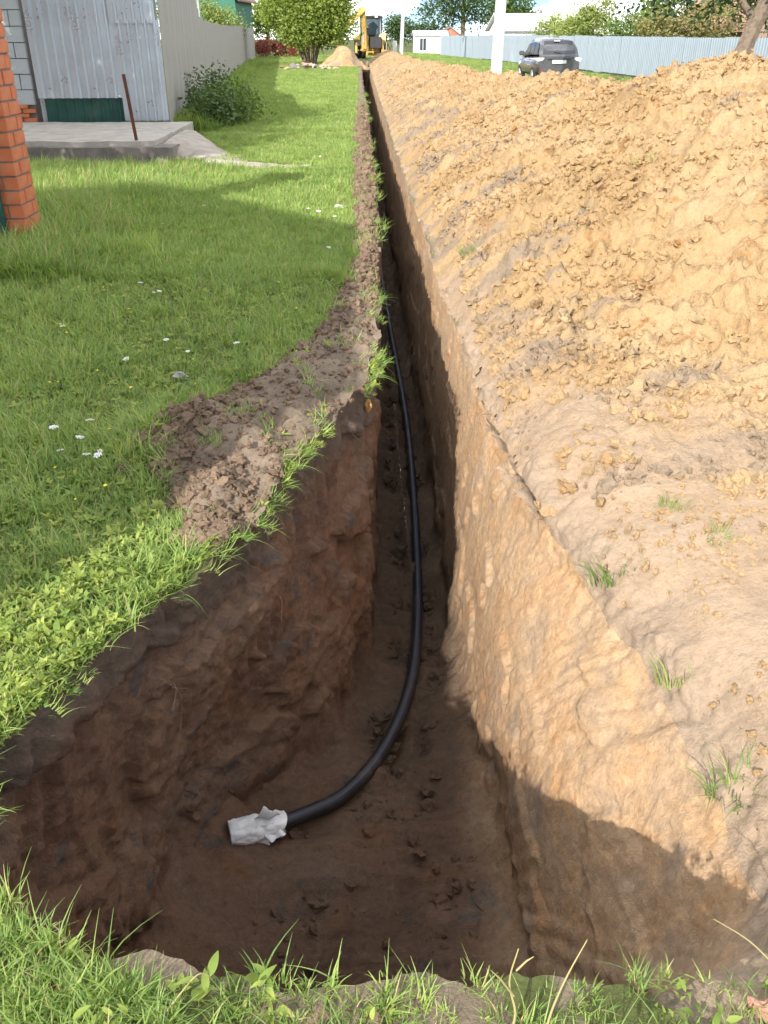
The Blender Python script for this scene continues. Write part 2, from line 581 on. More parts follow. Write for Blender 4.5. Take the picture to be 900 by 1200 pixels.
def build_terrain():
    seg = np.hypot(*(CT[1:, :2] - CT[:-1, :2]).T)
    cum = np.concatenate([[0], np.cumsum(seg)])
    st, s = [0.0], 0.0
    while s < cum[-1]:
        yy = np.interp(s, cum, CT[:, 1])
        s += max(0.0135, 0.0042 * yy)
        st.append(min(s, cum[-1]))
    st = np.array(st)
    C = np.stack([np.interp(st, cum, CT[:, k]) for k in range(4)], 1)
    for _ in range(2):
        K = 7
        pad = np.concatenate([np.repeat(C[:1], K, 0), C, np.repeat(C[-1:], K, 0)])
        C = sum(pad[i:i + len(C)] for i in range(2 * K + 1)) / (2 * K + 1)
    n = len(C)
    Rm, Bm = C[:, :2].copy(), C[:, 2:].copy()
    tg = np.gradient(Rm, axis=0)
    tg /= np.linalg.norm(tg, axis=1)[:, None] + 1e-9
    nrm = np.stack([-tg[:, 1], tg[:, 0]], 1)     # into the cut, walking far-left -> near -> far-right
    # ragged lip
    lip = np.stack([Rm[:, 0], Rm[:, 1], 0 * st], 1)
    wig = (0.055 * fbm(lip, 3, 1.8) + 0.03 * fbm(lip, 3, 7.0, 5.0)) * np.where(lip[:, 0] > 0.45, 0.35, 1.0)
    Rm = Rm + nrm * wig[:, None]
    # floor spine
    SP = np.stack([np.full(n, 0.33), Bm[:, 1]], 1)
    SP[:, 0] = np.interp(Bm[:, 1], [1.9, 2.6, 3.4, 4.5, 70], [0.05, 0.14, 0.26, 0.3, 0.33])
    SP[:, 1] = np.maximum(Bm[:, 1], 1.9)
    # outer target
    O = np.zeros((n, 2))
    left = np.arange(n) < np.argmin(np.hypot(Rm[:, 0] + .92, Rm[:, 1] - 1.29))
    rgt = np.arange(n) > np.argmin(np.hypot(Rm[:, 0] - .86, Rm[:, 1] - 1.1))
    for i in range(n):
        x, y = Rm[i]
        if left[i]:
            k = np.interp(y, [1.29, 2.4], [0, 1])
            O[i] = (-30, y if y > 2.4 else -25 + 27.4 * k)
        elif rgt[i]:
            k = np.interp(y, [1.1, 2.4], [0, 1])
            O[i] = (30, y if y > 2.4 else -25 + 27.4 * k)
        else:
            O[i] = (np.interp(x, [-.92, .86], [-30, 30]), -25)
    vf = np.linspace(0, 1, 13)[:-1]
    vw = np.linspace(0, 1, 96)
    vo = np.geomspace(0.0004, 1.0, 78)
    rows = []
    zf_b = zfloor(Bm[:, 1])
    for t in vf:      # spine -> floor edge
        xy = SP * (1 - t) + Bm * t
        rows.append(np.column_stack([xy, zfloor(xy[:, 1]) + 0.10 * t ** 4]))
    nfl = len(rows)
    zr = surf(Rm[:, 0], Rm[:, 1])
    for t in vw:      # floor edge -> lip
        h = t
        bulge = 0.06 * np.sin(np.pi * t) * (0.6 + 0.4 * np.sin(st * 1.3))
        hr = h ** (1.0 + 1.5 * ((Rm[:, 0] > 0.5) * np.interp(Rm[:, 1], [1.2, 1.8, 4, 6], [0, 1, 1, 0.3])))
        hr = hr[:, None]
        xy = Bm * (1 - hr) + Rm * hr
        xy = xy - nrm * bulge[:, None] * 0.5
        rows.append(np.column_stack([xy, (zf_b + 0.10) * (1 - t) + zr * t]))
    nw = len(rows)
    for t in vo:
        xy = Rm * (1 - t) + O * t
        rows.append(np.column_stack([xy, np.zeros(n)]))
    nr = len(rows)
    V = np.stack(rows, 0)       # rows, stations, 3
    # floor relief
    F = V[:nfl].reshape(-1, 3)
    w1, _ = worley(F, 9.0)
    w2, _ = worley(F, 21.0, 2.0)
    dz = 0.075 * fbm(F, 5, 3.0, 0.0, 0.6) + 0.07 * np.clip(0.5 - w1, 0, 1) * sstep(-0.1, 0.35, fbm(F, 2, 1.3, 9.0) + 0.1) + 0.03 * np.clip(0.5 - w2, 0, 1)
    # twin grooves left by the bucket teeth along the straight part
    groove = 0.030 * np.sin(F[:, 0] * 2 * np.pi / 0.14 + 0.5 * np.sin(F[:, 1] * 1.2)) * sstep(2.2, 3.4, F[:, 1]) * (0.6 + 0.6 * fbm(F, 2, 1.1, 44.0))
    tf = np.repeat(vf, n)
    F[:, 2] += (dz + groove) * sstep(1.0, 0.75, tf)
    V[:nfl] = F.reshape(nfl, n, 3)
    # wall relief
    W = V[nfl:nw].reshape(-1, 3)
    N2 = np.tile(nrm, (nw - nfl, 1))
    tt = np.repeat(vw, n)
    sst = np.tile(st, nw - nfl)
    w1, _ = worley(W * (1, 1, 0.6), 8.0)
    w2, _ = worley(W, 24.0, 1.0)
    d = 0.055 * fbm(W * (1, 1, .55), 3, 2.2) + 0.028 * fbm(W, 4, 7.0, 3.0) + 0.016 * fbm(W, 3, 22.0, 0.0, 0.7)
    d += 0.03 * np.clip(0.45 - w1, 0, 1) + 0.018 * np.clip(0.5 - w2, 0, 1)
    d *= np.where(W[:, 0] > 0.4, 0.11, 0.42)
    d += 0.020 * np.where(W[:, 0] > .4, .45, 1.0) * fbm(W * (1, 1, .10), 4, 4.0, 21.0) + 0.006 * fbm(W, 3, 18.0, 31.0, 0.65) * np.where(W[:, 0] > .4, .5, 1.6)
    # tooth scratches: slanting in the pit, upright further on
    slant = np.where(W[:, 1] < 2.3, 0.5, 0.06)
    ph = (sst + slant * W[:, 2]) * 2 * np.pi / 0.17 + 1.6 * fbm(W, 2, 1.1, 2.0)
    gm = sstep(-0.05, 0.35, fbm(W, 2, 0.9, 6.0))
    d += np.where(W[:, 0] > 0.4, 0.012, 0.036) * gm * (np.abs(np.sin(ph)) - 0.6)
    # slab edges: broken ledges
    fr = fbm(W * (1, 1, 1.6), 3, 1.7, 12.0)
    d += np.where(W[:, 0] > 0.4, 0.022, 0.05) * (sstep(0.08, 0.13, fr) - 0.5)
    env = sstep(0.0, 0.08, tt) * (0.35 + 0.65 * sstep(1.0, 0.9, tt))
    d = d * env
    # the straight trench is narrow and was cut cleaner
    d *= np.interp(W[:, 1], [3.8, 4.6, 10], [1.0, 0.62, 0.5])
    # talus at the foot
    W[:, :2] += N2 * d[:, None]
    W[:, 2] += 0.012 * fbm(W, 3, 12.0, 8.0) * sstep(0, .05, tt) * sstep(1, .95, tt)
    V[nfl:nw] = W.reshape(nw - nfl, n, 3)
    # break up the line where wall meets floor
    for r_ in range(nfl - 5, nfl + 16):
        wn = math.sin(math.pi * (r_ - nfl + 6) / 22.0)
        q = V[r_].copy()
        V[r_, :, 0] += 0.05 * wn * fbm(q, 4, 5.0, 41.0, 0.6)
        V[r_, :, 1] += 0.05 * wn * fbm(q, 4, 5.0, 51.0, 0.6)
        V[r_, :, 2] += 0.05 * wn * fbm(q, 4, 5.0, 61.0, 0.6)
    for it in range(14):
        a_, b_ = nfl - 7, nfl + 12
        V[a_:b_] = 0.5 * V[a_:b_] + 0.25 * V[a_ - 1:b_ - 1] + 0.25 * V[a_ + 1:b_ + 1]
    q = V[nfl - 7:nfl + 14].reshape(-1, 3)
    wn = np.repeat(np.sin(np.pi * np.arange(21) / 20.0), n)
    q[:, 2] += wn * (0.04 * fbm(q, 4, 6.0, 71.0, 0.6))
    V[nfl - 7:nfl + 14] = q.reshape(21, n, 3)
    # outside
    U = V[nw:].reshape(-1, 3)
    U[:, 2] = surf(U[:, 0], U[:, 1])
    V[nw:] = U.reshape(nr - nw, n, 3)
    rs = np.where((Rm[:, 0] > 0.5) & (Rm[:, 1] < 9))[0]
    a_, b_ = nw - 16, nw + 28
    blk = V[:, rs]
    for it in range(160):
        blk[a_:b_] = 0.5 * blk[a_:b_] + 0.25 * blk[a_ - 1:b_ - 1] + 0.25 * blk[a_ + 1:b_ + 1]
    q = blk[a_:b_].reshape(-1, 3)
    wn = np.repeat(np.sin(np.pi * np.arange(b_ - a_) / (b_ - a_ - 1.0)), len(rs))
    rel = wn * (0.045 * fbm(q, 5, 2.6, 81.0, 0.6) + 0.012 * fbm(q, 4, 14.0, 91.0, 0.65))
    q[:, 2] += rel * 0.8
    q[:, 0] -= rel * 0.6
    blk[a_:b_] = q.reshape(b_ - a_, len(rs), 3)
    V[:, rs] = blk
    # faces
    idx = np.arange(nr * n).reshape(nr, n)
    f = np.stack([idx[:-1, :-1], idx[:-1, 1:], idx[1:, 1:], idx[1:, :-1]], -1)
    allv = V.reshape(-1, 3)
    cen = allv[f.reshape(-1, 4)].mean(1).reshape(nr - 1, n - 1, 3)
    lipz = V[nw - 1, :, 2]

    def sub(name, fm, mat):
        ff = f[fm]
        used = np.unique(ff)
        remap = np.full(nr * n, -1, dtype=np.int64)
        remap[used] = np.arange(len(used))
        vv = allv[used]
        me = np_mesh(name, vv, remap[ff])
        a = me.attributes.new('dirt', 'FLOAT', 'POINT')
        a.data.foreach_set('value', dirt_mask(vv[:, 0], vv[:, 1]).astype(np.float32))
        a = me.attributes.new('packed', 'FLOAT', 'POINT')
        a.data.foreach_set('value', packed_mask(vv[:, 0], vv[:, 1]).astype(np.float32))
        a = me.attributes.new('lip', 'FLOAT', 'POINT')
        rr = np.interp(vv[:, 1], RIM_RY, RIM_RX)
        lp = np.clip(1.1 * np.exp(-np.abs(vv[:, 0] - rr) / 0.16) + 0.5 * fbm(vv, 3, 3.0, 33.0), 0, 1) * (vv[:, 0] > 0.4) * (vv[:, 1] < 12)
        a.data.foreach_set('value', lp.astype(np.float32))
        return new_obj(name, me, None, mat)

    rowi = np.repeat(np.arange(nr - 1), n - 1).reshape(nr - 1, n - 1)
    dm = dirt_mask(cen[..., 0].ravel(), cen[..., 1].ravel()).reshape(nr - 1, n - 1)
    isfl = rowi < nfl
    iswl = (rowi >= nfl) & (rowi < nw - 1)
    out = rowi >= nw - 1
    strip = out & (dm > 0.5) & (cen[..., 1] > 2.3)
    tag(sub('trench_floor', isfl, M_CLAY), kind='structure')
    tag(sub('trench_wall', iswl, M_CLAY), kind='structure')
    tag(sub('ground', out & ~strip, M_GROUND), kind='structure')
    tag(sub('soil_berm', strip, M_GROUND), 'low ridge of loose grey-brown topsoil along the left lip of the trench', 'soil ridge')
    e = MB()
    e.box((-.4, 69.9, -2.2), (1.2, 70.6, 0.14))
    e.box((-.05, 68.2, -1.8), (.8, 69.9, -0.45))
    tag(e.build('trench_end', M_CLAY), kind='structure')
    # far land all round the detailed sheet, and the far end wall of the trench
    xs = sorted(set([-900, -300, -120, -60, -30, 30, 60, 120, 300, 900]) | set(np.linspace(-30, 30, 13)))
    ys = sorted(set([-600, -120, -25, 70, 75, 80, 90, 100, 120, 200, 500, 1600]) | set(np.linspace(-25, 70, 15)))
    vs = [(x, y) for y in ys for x in xs]
    vs = np.array(vs)
    z = G(vs[:, 0], vs[:, 1]) * sstep(900, 200, np.hypot(vs[:, 0], vs[:, 1]))
    rim = (np.abs(vs[:, 0]) <= 30) & (np.abs(vs[:, 1] - 22.5) <= 47.5)
    z = z - 0.03 * rim
    fs = []
    nx = len(xs)
    for j in range(len(ys) - 1):
        for i in range(nx - 1):
            cx, cy = (xs[i] + xs[i + 1]) / 2, (ys[j] + ys[j + 1]) / 2
            if abs(cx) < 30 and -25 < cy < 70:
                continue
            fs.append((j * nx + i, j * nx + i + 1, (j + 1) * nx + i + 1, (j + 1) * nx + i))
    me = np_mesh('far_ground', np.column_stack([vs, z]), fs)
    tag(new_obj('far_ground', me, None, M_GROUND), kind='structure')


build_terrain()

# ------------------------------------------------------------------ spoil heap
CY = [2, 5.0, 6, 7.8, 9, 10.6, 13, 15, 18.5, 28, 45, 75]
CZ = [1.0, 1.15, 1.28, 1.42, 1.34, 1.16, 1.10, 1.06, 0.92, 0.88, 0.72, 0.6]


def heap(x, y):
    xc = np.interp(y, [3, 8, 18, 40, 75], [3.5, 3.2, 2.8, 2.2, 1.9])
    xt = np.interp(y, [2.5, 3.2, 4.2, 6, 10, 20, 75], [1.35, 0.96, 0.74, 0.68, 0.65, 0.62, 0.63])
    P = np.stack([x, y, 0 * x], 1).astype(np.float32)
    xt = xt + 0.09 * fbm(P, 3, 1.1) + 0.04 * fbm(P, 2, 5.0)
    hc = np.interp(y, CY, CZ)
    t = (x - xt) / (xc - xt)
    up = np.where(t < 1, np.clip(t, -0.3, 1) * (1.32 - 0.32 * np.clip(t, 0, 1)), 1 - 0.0 * t)
    up = np.where(t > 0.85, up - 0.5 * (np.clip(t, 0.85, 1.15) - 0.85) ** 2, up)
    dn = np.clip((x - xc) / np.interp(y, [5, 30], [2.6, 1.9]), 0, 1.5)
    h = hc * (up - dn * 1.05 * sstep(0, 0.3, dn))
    nose = sstep(2.3, 6.4, y + 0.35 * fbm(P, 2, 0.8, 4.0) + 0.15 * (x - 1.5))
    h = h * nose
    h = h - 0.05 * (1 - sstep(2.6, 3.4, y + 0.2 * fbm(P, 2, 1.5)))
    amp = sstep(0.0, 0.25, h)
    far = 1.0
    h = h + amp * far * (0.11 * fbm(P, 3, 0.9, 7.0) + 0.05 * fbm(P, 4, 3.2, 1.0))
    rg = fbm(P, 3, 6.0, 15.0, 0.65)
    h = h + (0.3 + 0.7 * amp) * (0.042 * rg + 0.022 * fbm(P, 3, 16.0, 35.0, 0.7) + 0.034 * (0.35 - np.abs(fbm(P, 3, 4.5, 25.0, 0.6))))
    P = P + 0.05 * np.stack([fbm(P, 2, 5.0, 3.0), fbm(P, 2, 5.0, 9.0), 0 * x], 1)
    w1, r1 = worley(P * (1, 1, 0), 4.2, 0.5)
    w2, r2 = worley(P * (1, 1, 0), 10.0, 4.5)
    w3, r3 = worley(P * (1, 1, 0), 24.0, 8.5)
    a2 = 0.25 + 0.75 * amp
    h = h + amp * 0.055 * sstep(0.50, 0.22, w1) * (r1 > 0.6) * far + a2 * 0.036 * sstep(0.52, 0.25, w2) * (r2 > 0.45) * far + a2 * 0.016 * sstep(0.5, 0.25, w3) * (r3 > 0.3)
    return h


def heap_z(x, y):
    return surf(x, y) + heap(x, y)


def build_heap():
    ys = [2.5]
    while ys[-1] < 69:
        ys.append(ys[-1] + max(0.017, 0.0055 * ys[-1]))
    ys = np.array(ys)
    k = np.linspace(0, 1, 300)
    xs = 0.6 + 5.8 * (0.75 * k + 0.25 * k ** 2)
    X, Y = np.meshgrid(xs, ys)
    Xf = X.ravel()
    Yf = Y.ravel()
    H = heap(Xf, Yf)
    V = np.column_stack([Xf, Yf, surf(Xf, Yf) + H])
    # push sideways a little so lumps overhang and cast small shadows
    V[:, 0] += 0.02 * fbm(V, 2, 9.0) * sstep(0.05, 0.2, H)
    V[:, 1] += 0.02 * fbm(V, 2, 9.0, 6.0) * sstep(0.05, 0.2, H)
    ny, nx = X.shape
    idx = np.arange(ny * nx).reshape(ny, nx)
    f = np.stack([idx[:-1, :-1], idx[:-1, 1:], idx[1:, 1:], idx[1:, :-1]], -1).reshape(-1, 4)
    keep = H[f].max(1) > -0.012
    f = f[keep]
    used = np.unique(f)
    rm = np.full(ny * nx, -1)
    rm[used] = np.arange(len(used))
    me = np_mesh('spoil_heap', V[used], rm[f])
    at = me.attributes.new('thin', 'FLOAT', 'POINT')
    wv = V[used]
    thin = (1 - sstep(-0.01, 0.16, H[used] + 0.05 * fbm(wv, 3, 3.0))) * (wv[:, 1] < 7)
    at.data.foreach_set('value', thin.astype(np.float32))
    return tag(new_obj('spoil_heap', me, None, M_SPOIL), 'long heap of dug-out yellow clay running beside the trench', 'soil heap')


SPOIL = build_heap()


# ------------------------------------------------------------------ scattering by geometry nodes (for what nobody could count)
def gn_scatter(name, pts, rot, scl, idx, sources, parent=None):
    me = bpy.data.meshes.new(name)
    me.vertices.add(len(pts))
    me.vertices.foreach_set('co', np.asarray(pts, dtype=np.float32).ravel())
    a = me.attributes.new('rot', 'FLOAT_VECTOR', 'POINT')
    a.data.foreach_set('vector', np.asarray(rot, dtype=np.float32).ravel())
    a = me.attributes.new('scl', 'FLOAT', 'POINT')
    a.data.foreach_set('value', np.asarray(scl, dtype=np.float32))
    a = me.attributes.new('pick', 'INT', 'POINT')
    a.data.foreach_set('value', np.asarray(idx, dtype=np.int32))
    o = new_obj(name, me, parent)
    c = bpy.data.collections.new(name + '_sources')
    for k, sm in enumerate(sources):
        so = bpy.data.objects.new('%s_source' % name, sm)
        c.objects.link(so)
    g = bpy.data.node_groups.new(name + '_scatter', 'GeometryNodeTree')
    g.interface.new_socket('Geometry', in_out='INPUT', socket_type='NodeSocketGeometry')
    g.interface.new_socket('Geometry', in_out='OUTPUT', socket_type='NodeSocketGeometry')
    gi = g.nodes.new('NodeGroupInput')
    go = g.nodes.new('NodeGroupOutput')
    ip = g.nodes.new('GeometryNodeInstanceOnPoints')
    ci = g.nodes.new('GeometryNodeCollectionInfo')
    ci.inputs['Collection'].default_value = c
    ci.inputs['Separate Children'].default_value = True
    ci.inputs['Reset Children'].default_value = True

    def na(nm, ty):
        n = g.nodes.new('GeometryNodeInputNamedAttribute')
        n.data_type = ty
        n.inputs['Name'].default_value = nm
        return n.outputs['Attribute']

    e2r = g.nodes.new('FunctionNodeEulerToRotation')
    L = g.links.new
    L(gi.outputs[0], ip.inputs['Points'])
    L(ci.outputs[0], ip.inputs['Instance'])
    ip.inputs['Pick Instance'].default_value = True
    L(na('pick', 'INT'), ip.inputs['Instance Index'])
    L(na('rot', 'FLOAT_VECTOR'), e2r.inputs[0])
    L(e2r.outputs[0], ip.inputs['Rotation'])
    L(na('scl', 'FLOAT'), ip.inputs['Scale'])
    L(ip.outputs[0], go.inputs[0])
    md = o.modifiers.new('scatter', 'NODES')
    md.node_group = g
    return o


def clod_mesh(seed, mat, sub=2, flat=0.75):
    import bmesh
    bm = bmesh.new()
    bmesh.ops.create_icosphere(bm, subdivisions=sub, radius=1.0)
    V = np.array([v.co[:] for v in bm.verts])
    w1, _ = worley(V, 1.2, seed * 7.7)
    r = 0.75 + 0.5 * fbm(V, 4, 1.3, seed * 3.1, 0.65) + 0.35 * (0.6 - w1)
    V = V * r[:, None] * (1.0, 0.8 + 0.3 * math.sin(seed * 2.0), flat)
    for v, c in zip(bm.verts, V):
        v.co = c
    me = bpy.data.meshes.new('clod')
    bm.to_mesh(me)
    bm.free()
    me.materials.append(mat)
    return me


def clods_on(name, pts, scl, mat, parent=None, n=6, sub=2):
    src = [clod_mesh(k + len(pts) % 13, mat, sub) for k in range(n)]
    m = len(pts)
    rot = RNG.uniform(-3.14, 3.14, (m, 3)) * (0.25, 0.25, 1)
    return gn_scatter(name, pts, rot, scl, RNG.integers(0, n, m), src, parent)


def heap_clods():
    P, Sc = [], []
    for (y0, y1, num, s0, s1) in ((2.2, 7, 50000, 0.004, 0.055), (7, 14, 46000, 0.006, 0.052), (14, 30, 24000, 0.009, 0.055), (30, 68, 6000, 0.016, 0.06)):
        x = RNG.uniform(0.75, 4.2, num)
        y = RNG.uniform(y0, y1, num)
        h = heap(x, y)
        pp = np.stack([x, y, 0 * x], 1)
        dens = fbm(pp, 3, 1.2, 2.0)
        ok = (h > -0.02) & (RNG.uniform(-0.5, 0.6, num) < 1.3 * dens + 0.05)
        x, y, h = x[ok], y[ok], h[ok]
        s = s0 + (s1 - s0) * RNG.uniform(0, 1, len(x)) ** 7
        P.append(np.column_stack([x, y, surf(x, y) + h + s * 0.1]))
        Sc.append(s)
    o = clods_on('clods', np.concatenate(P), np.concatenate(Sc), M_SPOIL, SPOIL)
    o['kind'] = 'stuff'


heap_clods()
M_CLODSOIL = spoil_mat('dark_clods', 0.5)


def berm_clods():
    num = 11000
    y = 2.6 + 22 * RNG.uniform(0, 1, num) ** 2.2
    a, b = np.interp(y, LEFT_Y, LEFT_X), np.interp(y, RIM_LY, RIM_LX)
    x = a + (b - a) * RNG.uniform(-0.15, 1.0, num)
    ok = dirt_mask(x, y) > 0.5
    x, y = x[ok], y[ok]
    s = (0.005 + 0.030 * RNG.uniform(0, 1, len(x)) ** 5) * np.clip(y / 5, 0.9, 2.2)
    # the lump of bigger clods thrown on the lawn
    k = 260
    x2 = RNG.normal(-0.84, 0.11, k)
    y2 = RNG.normal(3.5, 0.13, k)
    s2 = 0.008 + 0.035 * RNG.uniform(0, 1, k) ** 2.5
    x, y, s = np.concatenate([x, x2]), np.concatenate([y, y2]), np.concatenate([s, s2])
    m, nt, bb = mat_base('berm_clod', 0.95, 0.1)
    p = pos(nt)
    nt.links.new(ramp(nt, noise(nt, p, 5, 5, 0.7), [(0.3, (0.10, 0.068, 0.046)), (0.5, (0.155, 0.11, 0.077)), (0.7, (0.22, 0.155, 0.105))]), bb.inputs['Base Color'])
    bump(nt, bb, noise(nt, p, 60, 5, 0.7), 0.6, 0.01)
    o = clods_on('clods', np.column_stack([x, y, surf(x, y) + s * 0.2]), s, m, bpy.data.objects['soil_berm'])
    o['kind'] = 'stuff'
    return m


M_BERMCLOD = berm_clods()


def pit_clods():
    num = 2600
    y = 1.5 + 8 * RNG.uniform(0, 1, num) ** 1.6
    lx = np.interp(y, [1.5, 1.75, 2.05, 2.4, 2.72, 3.1, 3.6, 4.3, 10], [-.3, -.55, -.5, -.4, -.22, -.08, .05, .09, .15])
    rx = np.interp(y, [1.5, 2.1, 3, 3.8, 10], [.5, .58, .52, .49, .5])
    x = lx + (rx - lx) * (0.5 + 0.5 * np.sign(RNG.uniform(-1, 1, num)) * RNG.uniform(0, 1, num) ** 0.6)
    s = 0.005 + 0.045 * RNG.uniform(0, 1, num) ** 5
    z = zfloor(y) + 0.01
    o = clods_on('fallen_clods', np.column_stack([x, y, z]), s, M_CLAY)
    tag(o, 'crumbled lumps of damp clay strewn on the trench floor', 'clods', kind='stuff')


pit_clods()


def bank_crumbs():
    num = 16000
    y = 1.2 + 3.2 * RNG.uniform(0, 1, num)
    x = np.interp(y, RIM_RY, RIM_RX) + 0.03 + 1.3 * RNG.uniform(0, 1, num)
    k = fbm(np.stack([x, y, 0 * x], 1), 3, 2.0, 77.0) > RNG.uniform(-0.3, 0.5, num)
    x, y = x[k], y[k]
    s = 0.002 + 0.020 * RNG.uniform(0, 1, len(x)) ** 9
    o = clods_on('soil_crumbs', np.column_stack([x, y, surf(x, y) + s * 0.2]), s, M_SPOIL)
    tag(o, 'loose crumbs of soil scattered on the bare right bank', 'crumbs', kind='stuff')


bank_crumbs()

# ------------------------------------------------------------------ grass
M_GRASS = leaf_mat('grass_blades', (0.13, 0.235, 0.058), (0.35, 0.45, 0.135), 0.42, 0.55, patch=((0.33, 0.33, 0.14), 1.6, 0.58, 0.78))
M_DRY = leaf_mat('dry_grass', (0.30, 0.26, 0.12), (0.46, 0.40, 0.20), 0.3, 0.7)
M_WEED = leaf_mat('weed_leaf', (0.12, 0.20, 0.035), (0.36, 0.42, 0.10), 0.38, 0.62)


def blade_mesh(specs, mats, name='grass_tuft'):
    """specs: list of (base xy, height, width, lean angle, lean amount, segs, mat index)"""
    V, Fc, MI = [], [], []
    for (bx, by, h, wd, az, lean, sg, mi) in specs:
        base = len(V)
        ca, sa = math.cos(az), math.sin(az)
        tx, ty = -sa, ca
        tw = random.uniform(-0.6, 0.6)
        for k in range(sg + 1):
            t = k / sg
            out = lean * h * t ** 1.8
            z = h * (t - 0.35 * lean * t * t)
            ww = wd * (1 - t ** 1.6) * 0.5 + 0.0003
            a2 = tw * t
            cx, cy = bx + ca * out, by + sa * out
            wx, wy = tx * math.cos(a2) - ty * math.sin(a2), tx * math.sin(a2) + ty * math.cos(a2)
            V.append((cx - wx * ww, cy - wy * ww, z))
            V.append((cx + wx * ww, cy + wy * ww, z))
        for k in range(sg):
            b0 = base + 2 * k
            Fc.append((b0, b0 + 1, b0 + 3, b0 + 2))
            MI.append(mi)
    me = np_mesh(name, V, Fc)
    for m in mats:
        me.materials.append(m)
    me.polygons.foreach_set('material_index', np.array(MI, dtype=np.int32))
    return me


def tuft(nb, hmin, hmax, wd, spread, sg=3, dry=0.06, lean=(0.1, 0.8)):
    sp = []
    for _ in range(nb):
        a = random.uniform(0, 6.28)
        r = spread * math.sqrt(random.random())
        sp.append((r * math.cos(a), r * math.sin(a), random.uniform(hmin, hmax), wd * random.uniform(0.7, 1.3), a + random.gauss(0, 0.9), random.uniform(*lean), sg, 1 if random.random() < dry else 0))
    return blade_mesh(sp, [M_GRASS, M_DRY])


def leaf_geo(L, W, fold=0.18, curl=0.35, n=5):
    """one leaf along +x, lying near z=0: oval, folded on its midrib, tip curling down"""
    V, Fc = [], []
    for k in range(n + 1):
        t = k / n
        x = L * t
        wv = W * 0.5 * (math.sin(math.pi * min(1, t ** 0.75 * 0.97 + 0.02)) ** 0.8) + 0.0004
        z = L * (0.25 * t - curl * t * t)
        V += [(x, -wv, z + fold * wv), (x, 0, z), (x, wv, z + fold * wv)]
    for k in range(n):
        b = 3 * k
        Fc += [(b, b + 3, b + 4, b + 1), (b + 1, b + 4, b + 5, b + 2)]
    return V, Fc


def rosette(nl, L, W, tilt=(0.1, 0.9)):
    V, Fc = [], []
    for k in range(nl):
        a = 6.28 * k / nl + random.uniform(-0.4, 0.4)
        s = random.uniform(0.6, 1.1)
        v, f = leaf_geo(L * s, W * s, 0.2, random.uniform(0.1, 0.6))
        Mx = Matrix.Rotation(a, 4, 'Z') @ Matrix.Rotation(-random.uniform(*tilt), 4, 'Y')
        n = len(V)
        V += [tuple(Mx @ Vector(p)) for p in v]
        Fc += [tuple(i + n for i in q) for q in f]
    me = np_mesh('rosette', V, Fc)
    me.materials.append(M_WEED)
    return me


def on_lawn(x, y):
    """1 where turf grows on the left and near side"""
    rim = np.interp(y, RIM_LY, RIM_LX)
    d = 1 - dirt_mask(x, y)
    d = d * np.where(y > 1.3, x < rim + 0.02, 1.0)
    inpit = (y > 1.01) & (y < 1.35) & (x > -0.9)
    d = d * (~inpit)
    slab = (y > 13.4) & (y < 18.0) & (x < -2.95 + 0.2 * np.sin(y * 3))
    path = (np.abs(y - (13.1 - 0.13 * (x + 1.5))) < 0.35 * sstep(-0.4, -2.2, x)) & (x < -0.5)
    d = d * (~slab) * (~path)
    fx = np.interp(y, [17.9, 30, 80], [-3.7, -4.9, -8.6])
    d = d * np.where(y > 17.9, x > fx, 1)
    d = d * ~((x < -2.86) & (y > 7.6) & (y < 8.4))
    return d


def scatter_zone(num, xf, yr, keep=None, ypow=1.0):
    y = yr[0] + (yr[1] - yr[0]) * RNG.uniform(0, 1, num) ** ypow
    lo, hi = xf(y)
    x = lo + (hi - lo) * RNG.uniform(0, 1, num)
    k = on_lawn(x, y) > RNG.uniform(0.3, 0.9, num)
    return x[k], y[k]


